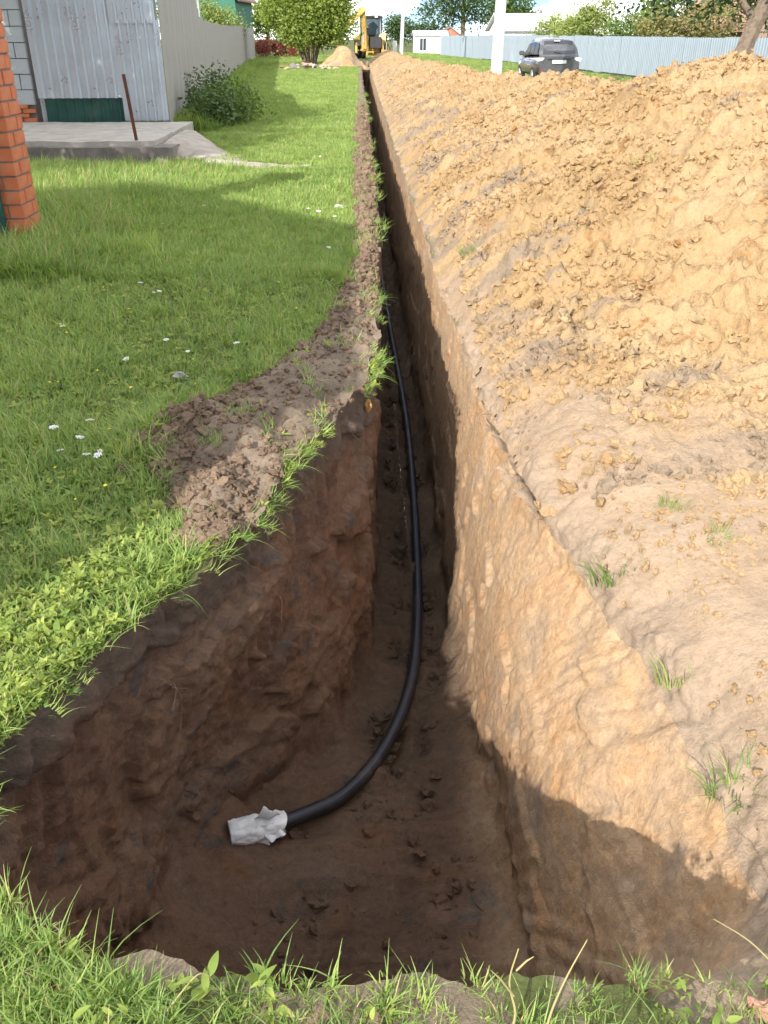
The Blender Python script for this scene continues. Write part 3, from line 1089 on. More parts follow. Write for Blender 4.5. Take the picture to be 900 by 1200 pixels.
def grass():
    src = [tuft(13, 0.02, 0.058, 0.0042, 0.032, lean=(0.2, 1.1)) for _ in range(5)]            # 0-4 short lawn
    src += [tuft(11, 0.05, 0.125, 0.0046, 0.035, 4, lean=(0.2, 1.1)) for _ in range(4)]          # 5-8 long lawn
    src += [rosette(5, 0.05, 0.022), rosette(6, 0.035, 0.022), rosette(5, 0.07, 0.020)]      # 9-11 leafy
    src += [tuft(30, 0.02, 0.065, 0.007, 0.10, 2, 0.05, lean=(0.2, 1.2)) for _ in range(4)]     # 12-15 far lawn
    src += [tuft(26, 0.10, 0.30, 0.016, 0.16, 2, 0.05) for _ in range(3)]     # 16-18 far rank grass
    names = src
    P, Rt, Sc, Ix = [], [], [], []

    def put(x, y, z, s, ix, tilt=0.12, rx=None):
        n = len(x)
        P.append(np.column_stack([x, y, z]))
        r = np.column_stack([RNG.normal(0, tilt, n), RNG.normal(0, tilt, n), RNG.uniform(0, 6.28, n)]) if rx is None else rx
        Rt.append(r)
        Sc.append(s)
        Ix.append(ix)

    def clump(x, y, f=1.2, off=0.0):
        return fbm(np.stack([x, y, 0 * x], 1), 3, f, off)

    # near lawn, left of the pit
    x, y = scatter_zone(26000, lambda y: (-0.55 * y - 0.5, np.interp(y, RIM_LY, RIM_LX) + 0.0), (1.15, 6.5), ypow=1.15)
    c = clump(x, y)
    n = len(x)
    lng = RNG.uniform(-0.7, 0.7, n) < c * 1.1 - 0.4
    ix = np.where(lng, RNG.integers(5, 9, n), RNG.integers(0, 5, n))
    ix = np.where(RNG.uniform(0, 1, n) < np.where((y < 2.7) & (x > np.interp(y, RIM_LY, RIM_LX) - 0.45), 0.55, 0.17), RNG.integers(9, 12, n), ix)
    put(x, y, surf(x, y) - 0.004 + np.where(ix >= 9, RNG.uniform(0.0, 0.035, n), 0), RNG.uniform(0.7, 1.2, n) * np.where(ix >= 9, 0.72, 1.0), ix)
    # middle lawn
    x, y = scatter_zone(30000, lambda y: (-0.46 * y - 0.4, np.interp(y, LEFT_Y, LEFT_X) + 0.05), (6.5, 19), ypow=1.1)
    n = len(x)
    c = clump(x, y, 0.8)
    tall = sstep(-1.6, -2.8, x) * sstep(13.6, 11.5, y)
    ix = np.where(RNG.uniform(-0.6, 0.6, n) < c + tall - 0.5, RNG.integers(5, 9, n), RNG.integers(12, 16, n))
    ix = np.where(RNG.uniform(0, 1, n) < 0.1, RNG.integers(9, 12, n), ix)
    put(x, y, surf(x, y) - 0.004, RNG.uniform(0.8, 1.4, n) * (1 + 0.9 * tall), ix)
    # far lawn
    x, y = scatter_zone(26000, lambda y: (-0.14 * y - 1.4, np.interp(y, LEFT_Y, LEFT_X) + 0.05), (18, 68), ypow=1.3)
    n = len(x)
    put(x, y, surf(x, y) - 0.004, RNG.uniform(0.9, 1.8, n), RNG.integers(12, 16, n))
    # rank grass at the foot of the left fence
    n = 1500
    y = 18.2 + 45 * RNG.uniform(0, 1, n) ** 1.8
    x = np.interp(y, [17.9, 30, 80], [-3.7, -4.9, -8.6]) + np.abs(RNG.normal(0, 0.35, n)) + 0.1
    put(x, y, G(x, y), RNG.uniform(0.6, 1.6, n), RNG.integers(16, 19, n))
    # beyond the far end and beyond the spoil heap
    n = 15000
    y = 12 + 98 * RNG.uniform(0, 1, n) ** 1.2
    x = RNG.uniform(4.6, 15, n)
    k = (x < np.interp(y, [30, 95], [14.2, 8.6])) & (heap(x, y) < 0.02)
    x, y = x[k], y[k]
    put(x, y, G(x, y) - 0.004, RNG.uniform(0.9, 1.9, len(x)), RNG.integers(12, 16, len(x)))
    n = 4000
    y = RNG.uniform(66, 100, n)
    x = RNG.uniform(-9, 9, n)
    k = (np.abs(x - 0.4) > 1.3) | (y > 72)
    put(x[k], y[k], G(x[k], y[k]), RNG.uniform(1.0, 2.2, k.sum()), RNG.integers(12, 16, k.sum()))
    # near bank under the camera
    n = 4200
    x = RNG.uniform(-1.5, 1.3, n)
    y = RNG.uniform(0.40, 1.0, n) + 0.27 * sstep(-0.4, -0.95, x)
    k = fbm(np.stack([x, y, 0 * x], 1), 3, 4.0, 13.0) > RNG.uniform(-0.75, 0.2, n) + 0.1 * sstep(.85, .96, y)
    x, y = x[k], y[k]
    n = len(x)
    ix = np.where(RNG.uniform(0, 1, n) < 0.22, RNG.integers(5, 9, n), RNG.integers(0, 5, n))
    ix = np.where(RNG.uniform(0, 1, n) < 0.22, RNG.integers(9, 12, n), ix)
    put(x, y, surf(x, y) - 0.004, RNG.uniform(0.4, 0.82, n) * np.where(ix >= 9, 0.8, 1.0), ix)
    n = 260
    x = RNG.uniform(-0.78, -0.36, n)
    y = RNG.uniform(0.78, 1.0, n) + 0.2 * sstep(-0.45, -0.8, x)
    put(x, y, surf(x, y) - 0.004, RNG.uniform(0.5, 1.0, n), RNG.integers(0, 12, n))
    # turf hanging over the left lip
    n = 420
    y = RNG.uniform(1.4, 4.7, n)
    k = fbm(np.stack([y, 0 * y, 0 * y], 1), 2, 2.2) + 0.45 * np.exp(-((y - 2.75) / 0.25) ** 2) + 0.5 * np.exp(-((y - 4.4) / 0.25) ** 2) > 0.05
    y = y[k]
    n = len(y)
    x = np.interp(y, RIM_LY, RIM_LX) + RNG.normal(0.0, 0.03, n)
    rx = np.column_stack([RNG.normal(-0.4, 0.3, n), RNG.uniform(0.5, 1.5, n), RNG.uniform(-0.5, 0.5, n)])
    put(x, y, surf(x, y) - 0.015, RNG.uniform(0.4, 0.85, n), RNG.integers(0, 12, n), rx=rx)
    n = 1500
    y = 2.6 + 14 * RNG.uniform(0, 1, n) ** 1.4
    a, b = np.interp(y, LEFT_Y, LEFT_X), np.interp(y, RIM_LY, RIM_LX)
    x = a + (b - a) * RNG.uniform(-0.1, 1, n) ** 2
    k = fbm(np.stack([x, y, 0 * x], 1), 2, 3.0, 5.0) > 0.02
    x, y = x[k], y[k]
    put(x, y, surf(x, y) - 0.005, RNG.uniform(0.5, 1.0, len(x)), RNG.integers(0, 12, len(x)), 0.3)
    # rank grass by the pillar and under the slab edge
    n = 1500
    y = RNG.uniform(7.0, 13.4, n)
    x = RNG.uniform(-4.6, -1.6, n)
    k = (on_lawn(x, y) > .5) & (fbm(np.stack([x, y, 0 * x], 1), 2, 0.9, 8.0) + 0.5 * sstep(-2.0, -3.2, x) + 0.35 * sstep(12, 13.2, y) > RNG.uniform(0.1, 0.7, n))
    x, y = x[k], y[k]
    put(x, y, surf(x, y), RNG.uniform(0.35, 0.9, len(x)), RNG.integers(16, 19, len(x)))
    # wisps further along the lip
    n = 500
    y = RNG.uniform(4.6, 30, n)
    k = fbm(np.stack([y, 0 * y + 4, 0 * y], 1), 2, 1.1) > 0.08
    y = y[k]
    n = len(y)
    x = np.interp(y, RIM_LY, RIM_LX) + RNG.normal(-0.03, 0.05, n)
    rx = np.column_stack([RNG.normal(0, 0.3, n), RNG.uniform(0.0, 1.2, n), RNG.uniform(-0.5, 0.5, n)])
    put(x, y, surf(x, y) - 0.01, RNG.uniform(0.7, 1.2, n), RNG.integers(4, 9, n), rx=rx)
    P = np.concatenate(P)
    o = gn_scatter('lawn_grass', P, np.concatenate(Rt), np.concatenate(Sc), np.concatenate(Ix), names)
    tag(o, 'short green lawn grass left of the trench and round its lip', 'grass', kind='stuff')


grass()


# ------------------------------------------------------------------ brick gate pillar and its sheet
M_BRICK = plain('orange_brick', (0.46, 0.135, 0.055), 0.75, var=0.22, scale=9, dirt=(0.40, 0.19, 0.11), bumps=0.002)
M_MORTAR = plain('mortar', (0.17, 0.15, 0.135), 0.95, var=0.2, scale=20)
M_GREEN = plain('dark_green_sheet', (0.008, 0.055, 0.042), 0.4, var=0.2, scale=3, dirt=(0.03, 0.07, 0.05))
M_GALV = plain('galvanised_sheet', (0.50, 0.55, 0.60), 0.32, 0.5, var=0.08, scale=1.2)
M_GALV2 = plain('weathered_sheet', (0.31, 0.30, 0.275), 0.5, 0.25, var=0.16, scale=1.6, dirt=(0.36, 0.32, 0.26))
M_FENCE = plain('pale_blue_grey_sheet', (0.26, 0.31, 0.35), 0.5, 0.15, var=0.10, scale=1.0)
M_RUST = plain('rusty_steel', (0.10, 0.035, 0.02), 0.85, var=0.4, scale=18)
M_CONC = plain('concrete', (0.36, 0.33, 0.29), 0.9, var=0.22, scale=3.5, dirt=(0.24, 0.21, 0.18), bumps=0.006)
M_CONC_D = plain('dark_concrete', (0.17, 0.15, 0.135), 0.92, var=0.35, scale=3, dirt=(0.10, 0.09, 0.08), bumps=0.012)
M_BLOCK = plain('grey_block', (0.36, 0.38, 0.39), 0.92, var=0.12, scale=3, dirt=(0.29, 0.28, 0.26), bumps=0.003)
M_WHITE = plain('white_paint', (0.74, 0.75, 0.74), 0.6, var=0.08, scale=2, dirt=(0.60, 0.60, 0.56))
M_DARK = plain('dark_rubber', (0.025, 0.025, 0.026), 0.75, var=0.2)
M_POSTG = plain('grey_steel_post', (0.30, 0.31, 0.32), 0.6, 0.2, var=0.2)
M_BARK = plain('bark', (0.15, 0.115, 0.085), 0.95, var=0.4, scale=14, bumps=0.02)


def brick_pillar():
    t = empty('brick_pillar', (-3.12, 8.0, 0))
    tag(t, 'orange brick gate pillar at the left edge above the lawn', 'pillar')
    a, h, p = 0.19, 0.100, 0.115
    MB().box((-a + .012, -a + .012, -0.1), (a - .012, a - .012, 2.42)).build('mortar_core', M_MORTAR, t)
    bm_l = MB().box((-.123, -.06, -h / 2), (.123, .06, h / 2)).build('brick', M_BRICK, t, bevel=0.004)
    first = True
    for c in range(21):
        z = 0.05 + c * p
        odd = c % 2
        for k in range(4):
            ang = k * math.pi / 2
            off = Vector((-a + .125, -a + .06, 0)) if not odd else Vector((a - .125, -a + .06, 0))
            q = Matrix.Rotation(ang, 3, 'Z') @ off
            if first:
                o = bm_l
                first = False
            else:
                o = bm_l.copy()
                COL.objects.link(o)
                o.parent = t
            o.location = (q.x + random.uniform(-.003, .003), q.y + random.uniform(-.003, .003), z)
            o.rotation_euler = (0, 0, ang + random.uniform(-.008, .008))
    MB().prism([(-.24, -.24), (.24, -.24), (.24, .24), (-.24, .24)], 2.42, 2.5, 'z').build('cap', M_CONC, t, bevel=0.01)


brick_pillar()


def corr_mesh(w_, h_, pitch=0.115, dep=0.02, name='sheet', th=0.0):
    """trapezoid profile sheet in the xz plane, from x=0 to w_, facing -y"""
    xs = []
    x = 0.0
    while x < w_ - 1e-6:
        for fx, d in ((0, 0), (.55, 0), (.68, dep), (.87, dep)):
            xx = x + fx * pitch
            if xx < w_:
                xs.append((xx, d))
        x += pitch
    xs.append((w_, 0))
    V, Fc = [], []
    nz_ = 3
    n = len(xs)
    for side in (0, 1):
        for k in range(nz_ + 1):
            for (xx, d) in xs:
                V.append((xx, -d + side * 0.004, h_ * k / nz_))
    for side in (0, 1):
        b = side * n * (nz_ + 1)
        for k in range(nz_):
            for i in range(n - 1):
                q = (b + k * n + i, b + k * n + i + 1, b + (k + 1) * n + i + 1, b + (k + 1) * n + i)
                Fc.append(q if side == 0 else q[::-1])
    return np_mesh(name, V, Fc, smooth=False)


def sheet(name, parent, loc, rz, me, mat, tilt=0.0):
    o = new_obj(name, me, parent, mat if not me.materials else None)
    o.location = loc
    o.rotation_euler = (tilt, 0, rz)
    return o


t = empty('green_sheet_fence', (-3.16, 7.72, 0))
tag(t, 'dark green profiled sheet screwed to the brick pillar at the left edge', 'fence')
sheet('sheet', t, (-1.165, 0, 0.04), 0, corr_mesh(1.265, 1.9, 0.14, 0.018), M_GREEN)
MB().box((-1.2, 0.02, 0.5), (0, 0.05, 0.55)).build('rail', M_RUST, t)

# ------------------------------------------------------------------ concrete slab, path, rod
def rough_slab(name, x0, x1, y0, y1, z0, z1, mat, taper=0.0):
    nx, ny = 60, 40
    X, Y = np.meshgrid(np.linspace(x0, x1, nx), np.linspace(y0, y1, ny))
    P = np.column_stack([X.ravel(), Y.ravel(), 0 * X.ravel()])
    ex = np.minimum(np.minimum(P[:, 0] - x0, x1 - P[:, 0]), np.minimum(P[:, 1] - y0, y1 - P[:, 1]))
    z = z1 + 0.012 * fbm(P, 4, 2.0)
    P[:, 0] += 0.03 * fbm(P, 3, 3.0) * (1 - sstep(0, .3, ex))
    P[:, 1] += 0.04 * fbm(P, 3, 3.0, 5.0) * (1 - sstep(0, .3, ex))
    P[:, 2] = z
    idx = np.arange(nx * ny).reshape(ny, nx)
    f = np.stack([idx[:-1, :-1], idx[:-1, 1:], idx[1:, 1:], idx[1:, :-1]], -1).reshape(-1, 4).tolist()
    V = P.tolist()
    ring = list(idx[0]) + list(idx[1:, -1]) + list(idx[-1, ::-1][1:]) + list(idx[::-1, 0][1:-1])
    b = len(V)
    V += [(V[i][0], V[i][1], z0) for i in ring]
    m = len(ring)
    f += [[ring[i], b + i, b + (i + 1) % m, ring[(i + 1) % m]] for i in range(m)]
    return np_mesh(name, V, f, smooth=False)


t = empty('concrete_slab', (-4.2, 15, 0))
tag(t, 'worn concrete entrance slab with a dark broken front edge below the metal gate', 'slab')
o = new_obj('slab_top', rough_slab('slab_top', -7.5, -3.05, 13.75, 17.15, -0.05, 0.27, M_CONC), t, M_CONC)
o.matrix_parent_inverse = Matrix.Translation((4.2, -15, 0))
o = new_obj('front_edge', rough_slab('front_edge', -7.5, -2.75, 13.62, 14.2, -0.05, 0.20, M_CONC_D), t, M_CONC_D)
o.matrix_parent_inverse = Matrix.Translation((4.2, -15, 0))


def path_strip():
    nx, ny = 70, 16
    u, v = np.meshgrid(np.linspace(0, 1, nx), np.linspace(-1, 1, ny))
    u, v = u.ravel(), v.ravel()
    x = -3.0 + 2.3 * u
    yc = 15.2 - 2.3 * sstep(0, 0.75, u)
    wd = (1.5 * (1 - u) ** 1.3 + 0.22) * (1 - sstep(.8, 1.0, u) * .7)
    P = np.column_stack([x, yc, 0 * x])
    y = yc + v * wd * (1 + 0.25 * fbm(P, 3, 1.5))
    z = surf(x, y) + 0.035 + 0.20 * (1 - sstep(0, 0.45, u)) - (0.09 + 0.26 * (1 - sstep(0, 0.5, u))) * np.abs(v) ** 4 + 0.012 * fbm(np.column_stack([x, y, 0 * x]), 4, 5.0)
    idx = np.arange(nx * ny).reshape(ny, nx)
    f = np.stack([idx[:-1, :-1], idx[:-1, 1:], idx[1:, 1:], idx[1:, :-1]], -1).reshape(-1, 4)
    me = np_mesh('path', np.column_stack([x, y, z]), f)
    tag(new_obj('path', me, None, plain('trodden_grit', (0.33, 0.29, 0.245), 0.95, var=0.25, scale=5, dirt=(0.22, 0.18, 0.14), bumps=0.01)), kind='structure')


path_strip()
o = MB().box((-.022, -.022, 0), (.022, -.016, 1.02)).box((-.022, -.016, 0), (-.016, .022, 1.02)).build('steel_angle_post', M_RUST)
o.location = (-3.33, 13.9, 0.14)
o.rotation_euler = (R(4), R(-4.5), R(20))
tag(o, 'rusty steel angle post leaning at the edge of the concrete slab', 'post')

# ------------------------------------------------------------------ metal gate, block wall, left fences
def metal_gate():
    t = empty('metal_gate', (-5.82, 17.3, 0.25))
    t.rotation_euler = (0, 0, R(5))
    tag(t, 'tall galvanised profiled-sheet gate with a dark green skirt behind the slab', 'gate')
    a = corr_mesh(0.80, 2.45, 0.16, 0.065)
    b = corr_mesh(0.72, 2.42, 0.16, 0.065)
    sheet('sheet', t, (0.0, 0, 0.40), 0, a, M_GALV)
    sheet('sheet', t, (0.785, -0.006, 0.40), 0, b, M_GALV)
    sheet('sheet', t, (1.485, -0.018, 0.02), R(-1), corr_mesh(0.80, 1.62, 0.15, 0.06), M_GALV)
    sheet('sheet', t, (1.45, -0.032, 1.58), R(-1), corr_mesh(0.78, 1.3, 0.15, 0.06), M_GALV)
    sheet('skirt', t, (0.05, 0.03, 0.0), 0, corr_mesh(1.46, 0.44, 0.155, 0.018), M_GREEN)
    for z in (0.55, 2.3):
        MB().box((0, 0.03, z), (2.25, 0.07, z + .05)).build('rail', M_RUST, t)
    for x in (.05, 2.2):
        MB().box((x - .04, 0.03, -.1), (x + .04, 0.11, 2.9)).build('gate_post', M_POSTG, t)
    MB().box((2.05, -0.09, 2.42), (2.2, -0.045, 2.62)).build('hinge_plate', M_RUST, t)
    for (x, z) in ((1.9, 1.35), (1.42, .42), (.3, 2.3), (1.6, 2.6), (2.1, 2.0)):
        MB().box((x, -.05, z), (x + .05, -.044, z + .03)).build('washer', M_WHITE, t)


metal_gate()


def block_shed():
    t = empty('block_shed', (-8.0, 19.5, 0))
    tag(t, 'grey concrete-block shed standing left of the metal gate', 'shed')
    MB().box((-2.5, -2.05, 0.25), (2.06, 2.5, 3.3)).build('wall_core', M_MORTAR, t)
    proto = MB().box((-.192, -.04, -.12), (.192, .04, .12)).build('block', M_BLOCK, t, bevel=0.006)
    n = 0
    for r_ in range(11):
        z = 0.66 + r_ * 0.25
        for c in range(8):
            x = 2.08 - 0.2 - c * 0.4 + (0.2 if r_ % 2 else 0)
            if x > 2.0:
                x = 1.98
            o = proto if n == 0 else proto.copy()
            if n:
                COL.objects.link(o)
            n += 1
            o.location = (x, -2.08 + random.uniform(-.006, .006), z)
            if x == 1.98:
                o.scale = (0.5, 1, 1)
    pb = MB().box((-.12, -.05, -.032), (.12, .05, .032)).build('base_brick', M_BRICK, t, bevel=0.004)
    n = 0
    for r_ in range(4):
        for c in range(9):
            o = pb if n == 0 else pb.copy()
            if n:
                COL.objects.link(o)
            n += 1
            o.location = (1.94 - c * 0.26 - (0.13 if r_ % 2 else 0), -2.06 + random.uniform(-.02, .012), 0.285 + r_ * 0.075)
    MB().prism([(-2.3, 3.3), (2.7, 3.3), (2.7, 3.42), (0.2, 4.2), (-2.3, 3.42)], -2.7, 2.2, 'x').build('roof', plain('shed_roof', (0.30, 0.30, 0.31), 0.7), t)


block_shed()


def panel_fence(name, label, p0, p1, h0, h1, n, mat, base=lambda x, y: 0.0, drop=None, group=None, gap=0.0, post_every=2, jitter=0.015):
    p0, p1 = Vector(p0), Vector(p1)
    L = (p1 - p0).length
    t = empty(name, (p0.x, p0.y, 0))
    tag(t, label, 'fence', group)
    wd = L / n
    ang = math.atan2(p1.y - p0.y, p1.x - p0.x)
    d = (p1 - p0) / L
    me = corr_mesh(wd + 0.03, 1.0, max(0.16, wd / 6), 0.022)
    me.materials.append(mat)
    for k in range(n):
        q = p0 + d * (wd * k)
        hh = h0 + (h1 - h0) * k / max(1, n - 1)
        if drop and k in drop:
            hh = drop[k]
        o = new_obj('sheet', me, t)
        z = float(G(np.array([q.x]), np.array([q.y]))[0])
        o.location = (q.x - p0.x + 0.01 * (k % 2) * d.y, q.y - p0.y - 0.01 * (k % 2) * d.x, z + 0.05 + random.uniform(-jitter, jitter))
        o.rotation_euler = (random.uniform(-.006, .006), random.uniform(-.004, .004), ang)
        o.scale = (1, 1, hh)
    pm = MB().box((-.03, -.03, 0), (.03, .03, 1.0)).build('post', M_POSTG, t)
    first = True
    nrm = Vector((-d.y, d.x)) * 0.06
    for k in range(0, n + 1, post_every):
        q = p0 + d * (wd * k)
        o = pm if first else pm.copy()
        if not first:
            COL.objects.link(o)
        first = False
        z = float(G(np.array([q.x]), np.array([q.y]))[0])
        o.location = (q.x - p0.x + nrm.x, q.y - p0.y + nrm.y, z - .1)
        o.scale = (1, 1, h0 + 0.05)
        o.rotation_euler = (0, 0, ang)
    return t


panel_fence('sheet_fence', 'taller weathered sheet fence section right of the gate corner', (-3.55, 17.55), (-4.62, 29.0), 2.62, 2.45, 10, M_GALV2, drop={8: 2.3, 9: 2.1})
panel_fence('sheet_fence', 'lower long weathered sheet fence receding toward the wooden house', (-4.64, 29.05), (-8.4, 78), 2.0, 2.0, 40, M_GALV2)
panel_fence('sheet_fence', 'long pale blue-grey profiled sheet fence behind the parked car', (8.2, 98), (16.0, 22), 1.70, 1.66, 62, M_FENCE, post_every=3)


# ------------------------------------------------------------------ trees and bushes
def limb_mesh(segs, name, mat, parent, n=8):
    mb = MB()
    for pts, rad in segs:
        mb.tube(pts, rad, n)
    return mb.build(name, mat, parent, smooth=True)


def crown_mesh(lobes, nleaf, size, mat, name='crown', clump=0.35, per=26, aspect=0.55, droop=0.0):
    """lobes: (cx, cy, cz, rx, ry, rz); leaves gathered in clumps near the lobes' outside, with gaps between"""
    nc = max(4, nleaf // per)
    vol = np.array([l[3] * l[4] * l[5] for l in lobes]) ** 0.67
    which = RNG.choice(len(lobes), nc, p=vol / vol.sum())
    Lb = np.array(lobes)[which]
    d = RNG.normal(size=(nc, 3))
    d /= np.linalg.norm(d, axis=1)[:, None]
    rr = RNG.uniform(0.45, 1.0, nc) ** 0.6 * (1 + 0.25 * fbm(d + Lb[:, :3], 2, 1.6))
    C = Lb[:, :3] + d * Lb[:, 3:] * rr[:, None]
    cs = clump * RNG.uniform(0.5, 1.3, nc)
    P = np.repeat(C, per, 0) + RNG.normal(size=(nc * per, 3)) * np.repeat(cs, per)[:, None] * (1, 1, 0.7)
    n = len(P)
    a = RNG.normal(size=(n, 3))
    a[:, 2] = a[:, 2] * 0.6 - droop
    a /= np.linalg.norm(a, axis=1)[:, None]
    b = np.cross(a, RNG.normal(size=(n, 3)))
    b /= np.linalg.norm(b, axis=1)[:, None]
    s = size * RNG.uniform(0.6, 1.3, n)
    a = a * s[:, None]
    b = b * (s * aspect * 0.5)[:, None]
    V = np.stack([P - a * 0.5, P + b, P + a * 0.5, P - b], 1).reshape(-1, 3)
    return np_mesh(name, V, np.arange(4 * n).reshape(-1, 4), smooth=False)


def tree(name, label, loc, trunk, lobes, nleaf, size, mat, group=None, cat='tree', clump=0.35, droop=0.0, bark=None):
    t = empty(name, loc)
    tag(t, label, cat, group)
    limb_mesh(trunk, 'trunk' if cat == 'tree' else 'stem', bark or M_BARK, t)
    new_obj('crown' if cat == 'tree' else 'foliage', crown_mesh(lobes, nleaf, size, mat, clump=clump, droop=droop), t, mat)
    return t


def auto_trunk(h, r, lobes, lean=0.0):
    segs = [([(0, 0, -.2), (lean * .3, 0, h * .35), (lean * .7, 0.05, h * .7), (lean, 0, h)], [r * 1.25, r, r * .75, r * .4])]
    for l in lobes:
        z = random.uniform(.3, .65) * h
        segs.append(([(lean * z / h, 0, z), (l[0] * .5 + lean * .3, l[1] * .5, (z + l[2]) / 2 + .1), (l[0], l[1], l[2])], [r * .5, r * .32, r * .12]))
    return segs


M_BUSH = leaf_mat('willow_leaf', (0.14, 0.21, 0.035), (0.42, 0.48, 0.12), 0.4, 0.5)
M_LEAFD = leaf_mat('dark_leaf', (0.025, 0.055, 0.018), (0.085, 0.14, 0.04), 0.25, 0.5)
M_LEAFM = leaf_mat('mid_leaf', (0.05, 0.10, 0.02), (0.16, 0.24, 0.05), 0.3, 0.5)
M_LEAFP = leaf_mat('pale_leaf', (0.12, 0.17, 0.04), (0.30, 0.36, 0.10), 0.3, 0.5)
M_BROWNLEAF = leaf_mat('brown_leaf', (0.12, 0.06, 0.03), (0.26, 0.15, 0.08), 0.3, 0.6)

# the round willow bush at the far end of the lawn
lob = [(0, 0, 3.0, 2.3, 2.0, 1.5), (-1.4, 0, 2.9, 1.3, 1.3, 1.1), (1.4, .2, 2.6, 1.4, 1.3, 1.3), (0.2, 0, 4.4, 1.9, 1.6, 1.2), (-.9, 0, 3.9, 1.5, 1.4, 1.3), (1.5, 0, 4.0, 1.2, 1.2, 1.2), (-.9, -.4, 2.0, .9, 1, .7), (1.3, -.3, 1.9, 1.0, 1, .8), (-.3, -.9, 1.9, 1.2, .8, .9), (.5, -.8, 2.6, 1.2, .8, 1.0)]
tr = []
for k in range(11):
    a = k * 0.57
    tr.append(([(0.25 * math.cos(a), 0.25 * math.sin(a), -.1), (0.6 * math.cos(a), .5 * math.sin(a), 1.0), (1.4 * math.cos(a), 1.1 * math.sin(a), 2.3), (1.9 * math.cos(a), 1.4 * math.sin(a), 3.4)], [.09, .075, .05, .02]))
tree('willow_bush', 'big round light green bush with many stems at the far end of the lawn', (-3.1, 60, 0.1), tr, lob, 46000, 0.18, M_BUSH, cat='bush', clump=0.33, droop=0.4)
# unseen tree added out of frame on the left to shade the gate
lob = [(0, 0, 4.6, 2.2, 2.2, 1.7), (-1, .8, 4.0, 1.6, 1.6, 1.3), (1.0, -.6, 4.2, 1.5, 1.5, 1.3), (0.3, 0.2, 6.0, 1.5, 1.5, 1.2)]
tree('garden_tree', 'unseen broad green tree added beyond the left edge to shade the gate', (-8.2, 12.4, 0), auto_trunk(4.6, .16, lob), lob, 14000, 0.19, M_LEAFM, clump=0.42)
tree('garden_tree', 'second unseen green tree added beyond the left edge to shade the slab', (-7.6, 8.6, 0), auto_trunk(4.2, .15, lob), [(0, 0, 4.0, 1.9, 2.0, 1.3), (.8, .8, 3.4, 1.5, 1.5, 1.0), (-.8, .5, 4.6, 1.6, 1.6, 1.2), (.2, 1.8, 4.2, 1.6, 1.6, 1.2)], 12000, 0.18, M_LEAFM, clump=0.4)  # another added tree, out of view, keeps sun off the slab
# trees behind the left fence
lob = [(0, 0, 3.4, 1.6, 1.6, 1.5), (.8, 1, 3.0, 1.3, 1.3, 1.2), (-.8, -.6, 2.8, 1.2, 1.2, 1.1)]
tree('garden_tree', 'small leafy tree standing behind the first weathered sheet fence', (-9.4, 29.5, 0), auto_trunk(3.6, .1, lob), lob, 7000, 0.15, M_LEAFM, clump=0.35)
lob = [(0, 0, 2.5, 1.6, 1.3, 1.1), (1.4, 0, 2.2, 1.2, 1.1, .8), (-1.5, .2, 2.6, 1.3, 1.2, 1.0)]
tree('garden_bush', 'pale yellow-green bush over the fence before the wooden house', (-9.4, 58, 0.1), auto_trunk(2.6, .08, lob), lob, 8000, 0.16, M_LEAFP, cat='bush', clump=0.3)
lob = [(0, 0, 3.5, 1.5, 1.3, 1.2), (.4, 0, 5, 1.3, 1.2, 1.3), (-.6, 0, 2.4, 1.2, 1.1, .9)]
tree('garden_tree', 'bright green tree between the wooden house and the round bush', (-8.2, 88, 0.2), auto_trunk(4.8, .15, lob), lob, 7000, 0.22, M_BUSH, clump=0.35)
M_REDLEAF = leaf_mat('red_leaf', (0.24, 0.06, 0.05), (0.46, 0.16, 0.12), 0.3, 0.55)
for x, lb in ((-7.9, 'dull red shrub at the end of the lower left fence'), (-6.4, 'middle one of the dull red shrubs left of the round bush'), (-5.0, 'dull red shrub close behind the round green bush')):
    lob = [(0, 0, .8, .85, .7, .6), (.4, .1, 1.1, .6, .5, .4), (-.5, 0, .6, .6, .5, .5)]
    tree('red_shrub', lb, (x, 82, .18), auto_trunk(.9, .04, lob), lob, 2400, .14, M_REDLEAF, cat='shrub', clump=.2)
# weeds under the fence corner
for i, (x, y, s, lb) in enumerate(((-3.0, 18.7, .6, 'dark leafy weed clump at the foot of the fence corner'), (-2.65, 19.8, .5, 'lower leafy weed clump spreading right of the fence corner'), (-3.4, 21.5, .8, 'tall leafy weed clump farther along the weathered fence'))):
    lob = [(0, 0, .55 * s, .45 * s, .5 * s, .4 * s), (.4 * s, .1, .4 * s, .4 * s, .4 * s, .3 * s), (-.35 * s, .2, .65 * s, .35 * s, .4 * s, .4 * s), (.1, .5, .75 * s, .3, .4, .3)]
    st_ = [([(0, 0, 0), (l[0] * .6, l[1] * .6, l[2] * .6), (l[0], l[1], l[2] + .2)], [.012, .009, .004]) for l in lob]
    tree('weed_clump', lb, (x, y, 0.0), st_, lob, 1700, 0.09, M_LEAFD if i != 1 else M_LEAFM, cat='weed', clump=0.2)
